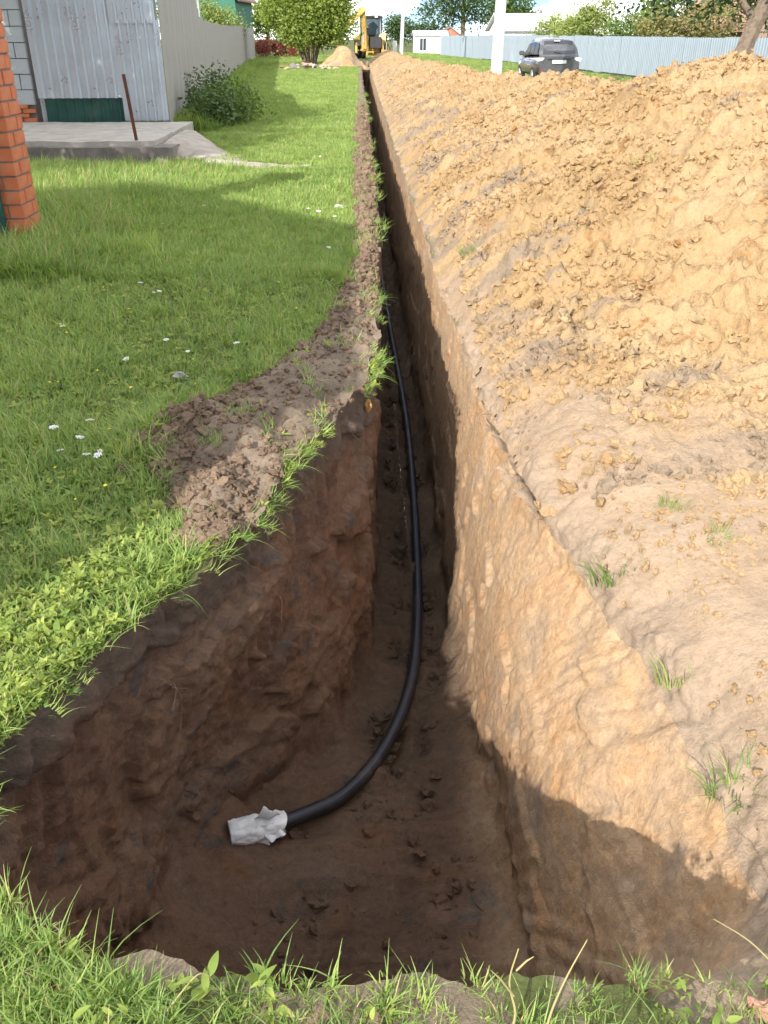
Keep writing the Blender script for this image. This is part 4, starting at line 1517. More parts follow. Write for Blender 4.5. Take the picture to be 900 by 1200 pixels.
# right-hand background
far = [
    ('tall_tree', 'tall dark green tree left of the white concrete post', (12.5, 118, 0), 8.5, .25, [(0, 0, 6, 3.2, 3, 3), (-2.6, 0, 4.6, 2.2, 2.2, 2.2), (2.4, 0, 5, 2.4, 2.2, 2.5), (.4, 0, 8.5, 2.6, 2.4, 2.2), (-2.0, 0, 7.0, 2, 2, 1.8), (2.6, 0, 8, 2, 2, 1.8)], 11000, .34, M_LEAFD, 'tree'),
    ('garden_tree', 'grey-green tree just right of the tall dark tree', (17.2, 112, 0), 6.5, .2, [(0, 0, 4.5, 2.4, 2.2, 2.4), (1.2, 0, 3.4, 1.8, 1.8, 1.6), (-.8, 0, 6.2, 1.8, 1.8, 1.6)], 6000, .32, M_LEAFM, 'tree'),
    ('garden_bush', 'light green bush behind the fence left of the car roof', (13.6, 68, 0), 2.6, .08, [(0, 0, 2.0, 1.3, 1.1, .9), (1.2, 0, 1.8, 1.1, 1, .8)], 5000, .17, M_LEAFP, 'bush'),
    ('garden_bush', 'tall light green bush behind the fence above the car', (14.2, 60, 0), 3.2, .09, [(0, 0, 2.2, 1.2, 1.1, 1.1), (.5, 0, 3.1, .8, .8, .8), (-1.0, 0, 2.0, 1, .9, .8)], 6000, .17, M_LEAFP, 'bush'),
    ('garden_bush', 'green bush behind the fence just right of the car', (15.6, 56, 0), 2.6, .08, [(0, 0, 2.0, 1.2, 1.1, .9), (1.2, 0, 2.1, 1, .9, .7)], 5000, .16, M_LEAFM, 'bush'),
    ('garden_bush', 'olive brown bush behind the fence left of the leaning tree', (16.0, 48, 0), 3.0, .09, [(0, 0, 2.2, 1.3, 1.1, 1.0), (1.4, 0, 2.3, 1.2, 1.1, 1.0), (-1.2, 0, 2.0, 1, .9, .8)], 7000, .15, leaf_mat('olive_leaf', (0.11, 0.115, 0.035), (0.27, 0.25, 0.10), 0.3, 0.5), 'bush'),
    ('garden_tree', 'slim green tree rising behind the olive brown bush', (17.6, 58, 0), 5.5, .13, [(0, 0, 3.6, 1.0, 1.0, 1.5), (.2, 0, 5.2, .8, .8, 1.0)], 5000, .18, M_LEAFM, 'tree'),
    ('garden_tree', 'dark tree on the right behind the leaning trunk', (17.0, 40, 0), 5, .15, [(0, 0, 3.2, 1.8, 1.6, 1.3), (1.5, 0, 3.2, 1.5, 1.5, 1.3), (-1.4, 0, 3.9, 1.2, 1.2, .9)], 8000, .17, M_LEAFD, 'tree'),
    ('far_tree', 'small rounded tree on the horizon right of the excavator', (7.6, 190, 0), 4, .2, [(0, 0, 3.2, 2.0, 1.8, 2.0)], 2500, .5, M_LEAFD, 'tree'),
    ('far_tree', 'low dark tree on the horizon right of the leaning pole', (12.0, 205, 0), 3.5, .2, [(0, 0, 2.6, 2.4, 1.8, 1.6), (2.5, 0, 2.2, 1.8, 1.8, 1.3)], 2500, .5, M_LEAFD, 'tree'),
]
for nm, lb, loc, h, r, lobes, nl, sz, mt, ct in far:
    tree(nm, lb, loc, auto_trunk(h, r, lobes), lobes, nl, sz, mt, cat=ct, clump=sz * 2.0)
# leaning tree at the right
lob = [(1.0, 0, 4.2, 1.8, 1.6, 1.0), (-.6, .3, 3.5, 1.2, 1.2, .7), (2.2, 0, 3.6, 1.3, 1.3, 1.0), (-1.7, .2, 2.75, .9, .8, .45), (-.7, .3, 2.45, .7, .6, .35), (1.3, .4, 2.6, .8, .7, .45)]
tk = [([(0, 0, -.2), (.12, 0, .9), (.45, 0, 2.0), (.95, 0, 3.2), (1.5, 0, 4.4)], [.24, .2, .18, .15, .08]), ([(.45, 0, 2.0), (-.3, .1, 2.8), (-1.3, .2, 3.1)], [.09, .06, .03]), ([(.95, 0, 3.2), (1.8, 0, 3.5), (2.4, 0, 3.8)], [.09, .06, .03])]
tree('leaning_tree', 'leaning tree with a bare pale trunk at the right before the fence', (8.1, 21, -.1), tk, lob, 9000, 0.13, M_LEAFD, clump=0.3)

# ------------------------------------------------------------------ poles
def pole(name, label, loc, h, w0, w1, mat, tilt, extra=None):
    t = empty(name, loc)
    t.rotation_euler = (0, tilt, 0)
    tag(t, label, 'pole')
    m = MB()
    V = []
    for z, ww in ((-.3, w0), (h, w1)):
        for sx, sy in ((-1, -1), (1, -1), (1, 1), (-1, 1)):
            V.append((sx * ww / 2, sy * ww / 2, z))
    m.add(V, [(0, 3, 2, 1), (4, 5, 6, 7), (0, 1, 5, 4), (1, 2, 6, 5), (2, 3, 7, 6), (3, 0, 4, 7)])
    m.build('shaft', mat, t, bevel=0.02)
    if extra:
        extra(t)
    return t


def crossarm(h):
    def f(t):
        MB().box((-.9, -.06, h - .5), (.9, .06, h - .4)).build('crossarm', M_RUST, t)
        for x in (-.8, 0, .8):
            MB().tube([(x, 0, h - .4), (x, 0, h - .2)], [.05, .03], 8).build('insulator', M_WHITE, t)
    return f


M_POLEW = plain('whitewashed_concrete', (0.52, 0.52, 0.51), 0.85, var=0.1, scale=1.5, dirt=(0.52, 0.51, 0.48), bumps=0.004)
M_POLEG = plain('grey_concrete_pole', (0.40, 0.40, 0.40), 0.85, var=0.12, scale=1.5)
pole('utility_pole', 'thick white concrete post rising behind the spoil heap left of the car', (4.55, 32, -.05), 8.5, .34, .26, M_POLEW, R(0.8), crossarm(8.5))
t = pole('utility_pole', 'slim grey leaning utility pole beside the excavator', (3.25, 76, .15), 9, .30, .2, M_POLEG, R(2.6), crossarm(9))
o = MB().box((-.16, -.15, 0), (.16, .15, 1.25)).build('marker_post', M_WHITE, bevel=.02)
o.location = (2.75, 76, .2)
tag(o, 'short white marker post at the foot of the slim grey pole', 'post')
pole('utility_pole', 'pale distant pole showing above the excavator cab', (1.9, 130, .1), 11, .36, .26, M_POLEW, 0, crossarm(11))


# ------------------------------------------------------------------ houses
M_GLASS = plain('window_glass', (0.03, 0.04, 0.05), 0.08, var=0.1, spec=0.8)
M_HGREEN = plain('green_boards', (0.02, 0.12, 0.075), 0.6, var=0.2, scale=4)
M_HWHITE = plain('white_boards', (0.62, 0.66, 0.64), 0.6, var=0.1, scale=4)
M_ROOFB = plain('brown_roof', (0.19, 0.12, 0.09), 0.8, var=0.2, scale=3)
M_ROOFG = plain('pale_roof', (0.62, 0.62, 0.62), 0.5, 0.1, var=0.1, scale=2)


def house(name, label, loc, rz, wx, wy, hw, hr, wall, roof, wins=(), over=0.35, chimney=None, cat='house', ridge='y', trim=None):
    """gabled house; ridge along local y or x; wins: (side, offset, z, w, h)"""
    t = empty(name, loc, rz)
    tag(t, label, cat)
    a, b = wx / 2, wy / 2
    if ridge == 'y':
        MB().prism([(-a, 0), (a, 0), (a, hw), (0, hr - .12), (-a, hw)], -b, b, 'y').build('wall', wall, t)
        k = (hr - hw) / a
        for sgn in (-1, 1):
            e = a + over
            m = MB()
            m.prism([(0, hr), (sgn * e, hr - k * e), (sgn * e, hr - k * e - .12), (0, hr - .12)], -b - over, b + over, 'y')
            m.build('roof_slope', roof, t)
    else:
        MB().prism([(-b, 0), (b, 0), (b, hw), (0, hr - .12), (-b, hw)], -a, a, 'x').build('wall', wall, t)
        k = (hr - hw) / b
        for sgn in (-1, 1):
            e = b + over
            MB().prism([(0, hr), (sgn * e, hr - k * e), (sgn * e, hr - k * e - .12), (0, hr - .12)], -a - over, a + over, 'x').build('roof_slope', roof, t)
    for (side, off, z, ww, hh) in wins:
        def bx(m, d0, d1, u0, u1, z0, z1):
            if side == 'front':
                m.box((u0, -b - d1, z0), (u1, -b - d0, z1))
            else:
                m.box((a + d0, u0, z0), (a + d1, u1, z1))
            return m
        f = MB()
        fw = .09
        bx(f, .002, .06, off - ww / 2 - fw, off + ww / 2 + fw, z + hh, z + hh + fw)
        bx(f, .002, .06, off - ww / 2 - fw, off + ww / 2 + fw, z - fw, z)
        bx(f, .002, .055, off - ww / 2 - fw, off - ww / 2, z, z + hh)
        bx(f, .002, .055, off + ww / 2, off + ww / 2 + fw, z, z + hh)
        bx(f, .003, .045, off - .025, off + .025, z, z + hh)
        fo = f.build('window', trim or M_HWHITE, t)
        bx(MB(), .001, .02, off - ww / 2, off + ww / 2, z, z + hh).build('pane', M_GLASS, fo)
    if chimney:
        MB().box(chimney[0], chimney[1]).build('chimney', M_BRICK, t)
    return t


# the house out of frame whose shade lies on the lawn
house('brick_house', 'brick house beyond the left edge whose shade covers the lawn', (-7.9, -1.3, 0), 0, 7.0, 4.2, 5.0, 6.5, M_BRICK, M_ROOFB, wins=[('side', -1, 1.2, 1.0, 1.4), ('side', 1.0, 1.2, 1.0, 1.4)], over=0.02, chimney=((-.4, -1, 6), (.4, -.2, 7.3)))
# wooden house behind the left fence
house('wooden_house', 'green and white wooden house behind the left fence', (-11.8, 80, .2), R(-6), 5.2, 6, 4.3, 6.2, M_HGREEN, M_ROOFB, wins=[('front', -1.4, 1.2, .8, 1.2), ('front', .2, 1.2, .8, 1.2), ('front', 1.7, 1.2, .8, 1.2), ('side', -1.5, 1.2, .8, 1.2)], over=.4)
house('white_shed', 'small white shed with a reddish gable at the far end right of the pole', (8.1, 112, .1), 0, 3.6, 4, 1.9, 2.3, M_WHITE, M_ROOFG, wins=[('front', -.9, .3, .7, 1.2)], cat='shed', ridge='x', over=.2)
house('brick_shed', 'low red brick outhouse joined beside the white shed', (10.4, 114, .1), 0, 2.2, 3.5, 2.0, 2.7, plain('old_red_brick', (0.36, 0.16, 0.11), 0.8), M_ROOFB, wins=[('front', 0, .5, .6, .7)], cat='shed', over=.15)
house('white_barn', 'long white-roofed barn behind the fence above the car', (27, 100, 0), R(8), 17, 8, 2.2, 4.3, M_WHITE, M_ROOFG, wins=[('front', -4, .9, 1, 1)], cat='barn', ridge='x')
house('white_barn', 'pale shed roof behind the fence right of the white concrete post', (15.6, 90, 0), R(4), 6, 7, 2.4, 3.6, M_WHITE, M_ROOFG, wins=[('front', 0, .9, 1, 1)], cat='barn', ridge='x')
house('brown_roof_house', 'house with a brown gable roof behind the trees at the right', (21.5, 52, 0), R(10), 6, 7, 2.4, 5.4, plain('log_wall', (0.28, 0.20, 0.15), 0.85), plain('red_brown_roof', (0.34, 0.19, 0.14), 0.8), wins=[('front', 0, 1, .9, 1.1)], over=.4)

# ------------------------------------------------------------------ car
def loft(sections, closed_ends=True):
    """sections: list of lists of (x,y,z), equal length, closed rings"""
    V, Fc = [], []
    n = len(sections[0])
    for s_ in sections:
        V += s_
    for i in range(len(sections) - 1):
        for k in range(n):
            k2 = (k + 1) % n
            Fc.append((i * n + k, i * n + k2, (i + 1) * n + k2, (i + 1) * n + k))
    if closed_ends:
        Fc.append(tuple(range(n)))
        Fc.append(tuple(range((len(sections) - 1) * n, len(sections) * n))[::-1])
    return V, Fc


def superring(hw_, z0, z1, y, n=20, e=4.0):
    out = []
    for k in range(n):
        a = 2 * math.pi * k / n
        c, s_ = math.cos(a), math.sin(a)
        x = hw_ * math.copysign(abs(c) ** (2 / e), c)
        z = (z0 + z1) / 2 + (z1 - z0) / 2 * math.copysign(abs(s_) ** (2 / e), s_)
        out.append((x, y, z))
    return out


def car():
    t = empty('parked_car', (8.0, 38.5, -.06), R(1.5))
    tag(t, 'dark grey estate SUV parked on the grass before the pale fence', 'car')
    paint = plain('grey_car_paint', (0.10, 0.102, 0.108), 0.3, 0.5, var=0.12, scale=2, spec=0.5, coat=0.6)
    glass = plain('car_glass', (0.012, 0.016, 0.024), 0.06, var=0.05, spec=0.9)
    trim = plain('car_trim', (0.03, 0.03, 0.03), 0.6)
    lampw = plain('clear_lamp', (0.72, 0.70, 0.70), 0.2, var=0.05, spec=0.7)
    lampr = plain('red_lamp', (0.35, 0.02, 0.02), 0.2, var=0.05, spec=0.7)
    # y: 0 is the rear end, car length 4.6 away from the viewer
    secs = [superring(.80, .52, .98, 0.0), superring(.87, .40, 1.04, .12), superring(.90, .32, 1.06, .5), superring(.905, .28, 1.04, 1.5), superring(.905, .28, 1.02, 2.6), superring(.90, .30, 1.00, 3.5), superring(.86, .36, .92, 4.2), superring(.72, .45, .80, 4.6)]
    m = MB()
    m.add(*loft(secs))
    m.build('body', paint, t, smooth=True)
    secs = [superring(.80, .98, 1.12, .10, e=5), superring(.765, 1.0, 1.42, .30, e=5), superring(.70, 1.0, 1.62, .55, e=5), superring(.69, 1.0, 1.68, 1.0, e=5), superring(.69, 1.0, 1.69, 1.8, e=5), superring(.69, 1.0, 1.65, 2.5, e=5), superring(.74, .98, 1.30, 3.1, e=5), superring(.80, .95, 1.02, 3.6, e=5)]
    m = MB()
    m.add(*loft(secs))
    m.build('cabin', paint, t, smooth=True)
    # glass set proud of the cabin
    rw = [(-.66, .12, 1.10), (.66, .12, 1.10), (.56, .47, 1.56), (-.56, .47, 1.56)]
    off = Vector((0, -.035, .012))
    m = MB()
    m.add([Vector(p) + off for p in rw] + [Vector(p) + Vector((0, .02, 0)) for p in rw], [(0, 1, 2, 3), (7, 6, 5, 4), (0, 4, 5, 1), (1, 5, 6, 2), (2, 6, 7, 3), (3, 7, 4, 0)])
    m.build('rear_window', glass, t)
    for sg in (-1, 1):
        for nm, poly in (('side_window', [(.55, 1.10), (1.25, 1.09), (1.25, 1.50), (.78, 1.50)]), ('side_window', [(1.32, 1.09), (2.05, 1.08), (2.05, 1.51), (1.32, 1.52)]), ('side_window', [(2.12, 1.08), (3.02, 1.07), (2.55, 1.47), (2.12, 1.50)])):
            V = []
            for q in (0.0, .03):
                for (y, z) in poly:
                    xx = np.interp(z, [1.06, 1.55], [.795, .70]) + .012 - q
                    V.append((sg * xx, y, z))
            n = len(poly)
            m = MB()
            m.add(V, [tuple(range(n)), tuple(range(2 * n - 1, n - 1, -1))] + [(i, i + n, (i + 1) % n + n, (i + 1) % n) for i in range(n)])
            m.build(nm, glass, t)
        # lamps, mirror, wheels
        MB().prism([(sg * .86, .84), (sg * .895, .98), (sg * .60, .98), (sg * .68, .88)], -.04, .35, 'y').build('tail_lamp', lampw, t, bevel=.015)
        MB().prism([(sg * .60, .52), (sg * .78, .52), (sg * .78, .58), (sg * .60, .58)], -.045, .05, 'y').build('fog_lamp', lampr, t)
        mr = MB().box((sg * .98 - .11, 2.78, 1.03), (sg * .98 + .11, 2.9, 1.2)).build('mirror', paint, t, bevel=.03)
        for yy in (.85, 3.55):
            wl = MB().tube([(sg * .70, yy, .34), (sg * .90, yy, .34)], .34, 24).build('wheel', M_DARK, t, bevel=.03)
            MB().tube([(sg * .86, yy, .34), (sg * .915, yy, .34)], [.21, .19], 16).build('rim', plain('alloy', (.5, .5, .5), .35, .8), wl)
    MB().box((-.28, -.065, .78), (.28, -.02, .90)).build('number_plate', M_WHITE, t)
    MB().box((-.46, -.06, .92), (.46, -.01, .955)).build('tailgate_trim', trim, t)
    MB().box((-.78, -.09, .36), (.78, .2, .62)).build('rear_bumper', paint, t, bevel=.05)
    MB().box((-.72, -.075, .30), (.72, .2, .37)).build('bumper_skirt', trim, t, bevel=.02)
    MB().box((-.17, .36, 1.56), (.05, .46, 1.6)).build('brake_lamp', lampw, t)
    MB().tube([(.12, .07, 1.15), (-.2, .12, 1.19)], .012, 6).build('wiper', trim, t)


car()

# ------------------------------------------------------------------ backhoe loader
def excavator():
    t = empty('backhoe_loader', (0.85, 74, .2), R(-8))
    tag(t, 'yellow backhoe loader with a black cab digging at the far end of the trench', 'excavator')
    yel = plain('digger_yellow', (0.48, 0.30, 0.08), 0.5, var=0.15, scale=3, dirt=(0.40, 0.25, 0.08))
    pale = plain('digger_pale_yellow', (0.70, 0.58, 0.20), 0.5, var=0.12, scale=3)
    blk = plain('digger_black', (0.02, 0.02, 0.022), 0.5, var=0.2)
    gls = plain('cab_glass', (0.06, 0.09, 0.11), 0.08, var=0.1, spec=0.9)
    # rear faces -y
    MB().box((-.75, -.4, .55), (.75, 2.6, 1.25)).build('chassis', yel, t, bevel=.05)
    MB().prism([(1.0, 1.2), (2.9, 1.2), (2.9, 1.75), (1.0, 2.0)], -.5, .5, 'x').build('hood', yel, t, bevel=.05)
    for sx in (-1, 1):
        w_ = MB().tube([(sx * .78, .3, .78), (sx * 1.18, .3, .78)], .78, 28).build('wheel', M_DARK, t, bevel=.06)
        MB().tube([(sx * 1.14, .3, .78), (sx * 1.2, .3, .78)], [.44, .40], 20).build('rim', pale, w_)
        w_ = MB().tube([(sx * .75, 2.5, .55), (sx * 1.08, 2.5, .55)], .55, 24).build('wheel', M_DARK, t, bevel=.05)
        MB().tube([(sx * 1.05, 2.5, .55), (sx * 1.1, 2.5, .55)], [.3, .27], 16).build('rim', pale, w_)
        MB().prism([(-.55, 1.1), (-.5, 1.6), (-.1, 1.72), (.7, 1.72), (1.1, 1.5), (1.15, 1.4), (.7, 1.6), (-.05, 1.6), (-.42, 1.5), (-.47, 1.1)], sx * .72, sx * 1.2, 'x').build('fender', pale, t)
        lg = MB().box((sx * 1.0 - .09, -.75, .45), (sx * 1.0 + .09, -.55, 1.35)).build('stabiliser_leg', yel, t, bevel=.01)
        MB().box((sx * 1.0 - .2, -.85, .36), (sx * 1.0 + .2, -.45, .44)).build('foot', blk, lg)
        MB().prism([(2.6, 1.3), (2.75, 1.45), (3.9, .75), (3.8, .6)], sx * .55, sx * .68, 'x').build('loader_arm', yel, t)
    MB().prism([(3.8, .2), (4.4, .2), (4.5, .75), (4.35, .72), (4.2, .35), (3.9, .4), (3.85, .8), (3.75, .8)], -1.15, 1.15, 'x').build('loader_bucket', yel, t)
    # cab
    MB().box((-.72, -.35, 1.2), (.72, 1.1, 1.62)).build('cab_base', blk, t, bevel=.03)
    for x in (-.70, .70):
        for y in (-.3, 1.05):
            MB().box((x - .05, y - .05, 1.6), (x + .05, y + .05, 2.75)).build('cab_pillar', blk, t)
    MB().box((-.80, -.45, 2.72), (.80, 1.2, 2.9)).build('cab_roof', blk, t, bevel=.05)
    MB().box((-.645, -.31, 1.65), (.645, -.28, 2.70)).build('rear_window', gls, t)
    for x in (-.7, .7):
        MB().box((x - .012, -.24, 1.65), (x + .012, .99, 2.70)).build('side_window', gls, t)
    MB().box((-.25, .2, 1.6), (.25, .75, 2.3)).build('seat', blk, t, bevel=.06)
    MB().tube([(.62, 1.6, 1.8), (.62, 1.6, 2.45)], .06, 10).build('exhaust', blk, t)
    for x in (-.5, .5):
        MB().box((x - .1, -.5, 2.76), (x + .1, -.455, 2.88)).build('work_light', M_WHITE, t)
    # hoe: frame, boom, dipper, bucket
    MB().box((-1.15, -.75, .9), (1.15, -.5, 1.3)).build('rear_frame', blk, t, bevel=.02)
    MB().box((.1, -.95, .75), (.95, -.7, 1.5)).build('tool_box', blk, t, bevel=.03)
    MB().box((-.55, -1.0, .6), (-.05, -.7, 1.6)).build('kingpost', yel, t, bevel=.03)
    bm_ = MB()
    bm_.prism([(-1.1, .7), (-.75, .7), (-.95, 1.8), (-1.35, 2.6), (-1.75, 3.25), (-2.0, 3.2), (-1.75, 2.5), (-1.35, 1.7)], -.16, .16, 'x')
    o = bm_.build('boom', yel, t, bevel=.02)
    o.location = (-.3, 0, 0)
    o = MB().prism([(0.25, 3.35), (-.05, 3.6), (-.35, 3.45), (-1.75, 1.95), (-1.6, 1.75)], -.13, .13, 'y').build('dipper', yel, t, bevel=.02)
    o.location = (-.3, -1.95, -.15)
    MB().tube([(-.35, -1.2, 1.1), (-.32, -1.5, 2.4)], .06, 8).build('boom_ram', M_GALV, t)
    MB().tube([(-.4, -1.95, 3.4), (-1.5, -1.95, 2.3)], .05, 8).build('dipper_ram', M_GALV, t)
    MB().prism([(-1.75, 1.8), (-1.95, 1.85), (-2.35, 1.35), (-2.45, .95), (-2.1, .85), (-2.0, 1.2), (-1.9, 1.3)], -2.25, -1.65, 'y').build('bucket', plain('bucket_steel', (.22, .12, .07), .6, .4), t, bevel=.02)


excavator()

# fresh spoil beside the excavator, rubble under the bush
def small_heap(name, label, loc, rx, ry, h, mat, n=40):
    u = np.linspace(-1.25, 1.25, n)
    X, Y = np.meshgrid(u, u)
    X, Y = X.ravel(), Y.ravel()
    r = np.hypot(X, Y)
    P = np.column_stack([X * rx + loc[0], Y * ry + loc[1], 0 * X])
    z = h * np.clip(1 - r, -0.1, 1) ** 1.0 if False else h * (0.75 * np.exp(-2.2 * r * r) + 0.35 * np.exp(-5 * ((X - .35) ** 2 + (Y + .1) ** 2)) - 0.08) + 0.16 * h * fbm(P, 4, 1.6) + 0.10 * h * np.clip(0.5 - worley(P, 3.2)[0], 0, 1)
    V = np.column_stack([X * rx, Y * ry, np.where(r > 1.2, -0.08, z)])
    idx = np.arange(n * n).reshape(n, n)
    f = np.stack([idx[:-1, :-1], idx[:-1, 1:], idx[1:, 1:], idx[1:, :-1]], -1).reshape(-1, 4)
    o = new_obj(name, np_mesh(name, V, f), None, mat)
    o.location = loc
    return tag(o, label, 'soil heap')


small_heap('soil_heap', 'small fresh heap of clay under the excavator bucket', (-1.15, 58.0, .08), 1.45, 1.5, 1.25, M_SPOIL)
small_heap('soil_heap', 'low mound of clay at the end of the trench before the excavator', (1.75, 69.5, .15), .9, 1.2, .75, M_SPOIL)


def rubble():
    m2 = plain('broken_concrete', (0.42, 0.39, 0.36), 0.9, var=0.2, scale=4)
    m3 = plain('broken_brick', (0.40, 0.24, 0.17), 0.9, var=0.2, scale=4)
    m4 = plain('dark_rubble', (0.16, 0.14, 0.13), 0.9, var=0.3, scale=4)
    src = [clod_mesh(k + 40, (m2, m3, m4)[k % 3], 1, 0.7) for k in range(6)]
    for k in range(34):
        o = new_obj('rubble_piece', src[k % 6])
        x = random.gauss(-2.9, .75)
        y = 53 + random.gauss(0, .6)
        s_ = random.uniform(.08, .26)
        o.location = (x, y, float(G(np.array([x]), np.array([y]))[0]) + .05 + .22 * math.exp(-((x + 2.9) / .8) ** 2) * random.random())
        o.scale = (s_ * random.uniform(.8, 1.7), s_, s_ * random.uniform(.5, .9))
        o.rotation_euler = (random.uniform(-.5, .5), random.uniform(-.5, .5), random.uniform(0, 6))
        tag(o, 'piece of broken brick or concrete in the rubble before the round bush', 'rubble', 'rubble pile before the bush')


rubble()

# ------------------------------------------------------------------ pipe and its wrapped end
PIPE = [(-.46, 2.46, -1.25), (-.36, 2.49, -1.255), (-.245, 2.56, -1.275), (-.12, 2.66, -1.30), (.01, 2.86, -1.335), (.12, 3.12, -1.37), (.215, 3.47, -1.42), (.28, 3.89, -1.475), (.33, 4.5, -1.53), (.36, 5.17, -1.55), (.385, 6.05, -1.55), (.40, 7.2, -1.55), (.385, 8.4, -1.55), (.35, 9.85, -1.55), (.32, 11.5, -1.55), (.29, 13.5, -1.55), (.24, 17, -1.55), (.22, 24, -1.55), (.23, 34, -1.52)]


def spline(pts, k=10):
    P = [Vector(p) for p in pts]
    P = [P[0] * 2 - P[1]] + P + [P[-1] * 2 - P[-2]]
    out = []
    for i in range(1, len(P) - 2):
        for j in range(k):
            t = j / k
            a, b, c, d = P[i - 1:i + 3]
            out.append(0.5 * ((2 * b) + (c - a) * t + (2 * a - 5 * b + 4 * c - d) * t * t + (3 * b - a - 3 * c + d) * t ** 3))
    out.append(P[-2])
    return out


def pipe():
    t = empty('water_pipe', PIPE[0])
    tag(t, 'black plastic water pipe with thin blue stripes curving along the trench floor', 'pipe')
    sp = spline(PIPE)
    o0 = Vector(PIPE[0])
    blk = plain('black_polyethylene', (0.013, 0.013, 0.015), 0.46, var=0.25, scale=7, spec=0.4, dirt=(0.06, 0.044, 0.032))
    r = 0.032
    MB().tube([p - o0 for p in sp], r, 20).build('pipe_wall', blk, t, smooth=True)
    blue = plain('blue_stripe', (0.03, 0.06, 0.22), 0.5, var=0.1)
    for ang in (R(68), R(172)):
        pts = []
        for i, p in enumerate(sp):
            tg = (sp[min(i + 1, len(sp) - 1)] - sp[max(i - 1, 0)]).normalized()
            a = Vector((tg.y, -tg.x, 0)).normalized()
            b = a.cross(tg)
            pts.append(p - o0 + (a * math.cos(ang) + b * math.sin(ang)) * (r - .0018))
        MB().tube(pts, 0.0022, 6).build('stripe', blue, t, smooth=True)


pipe()


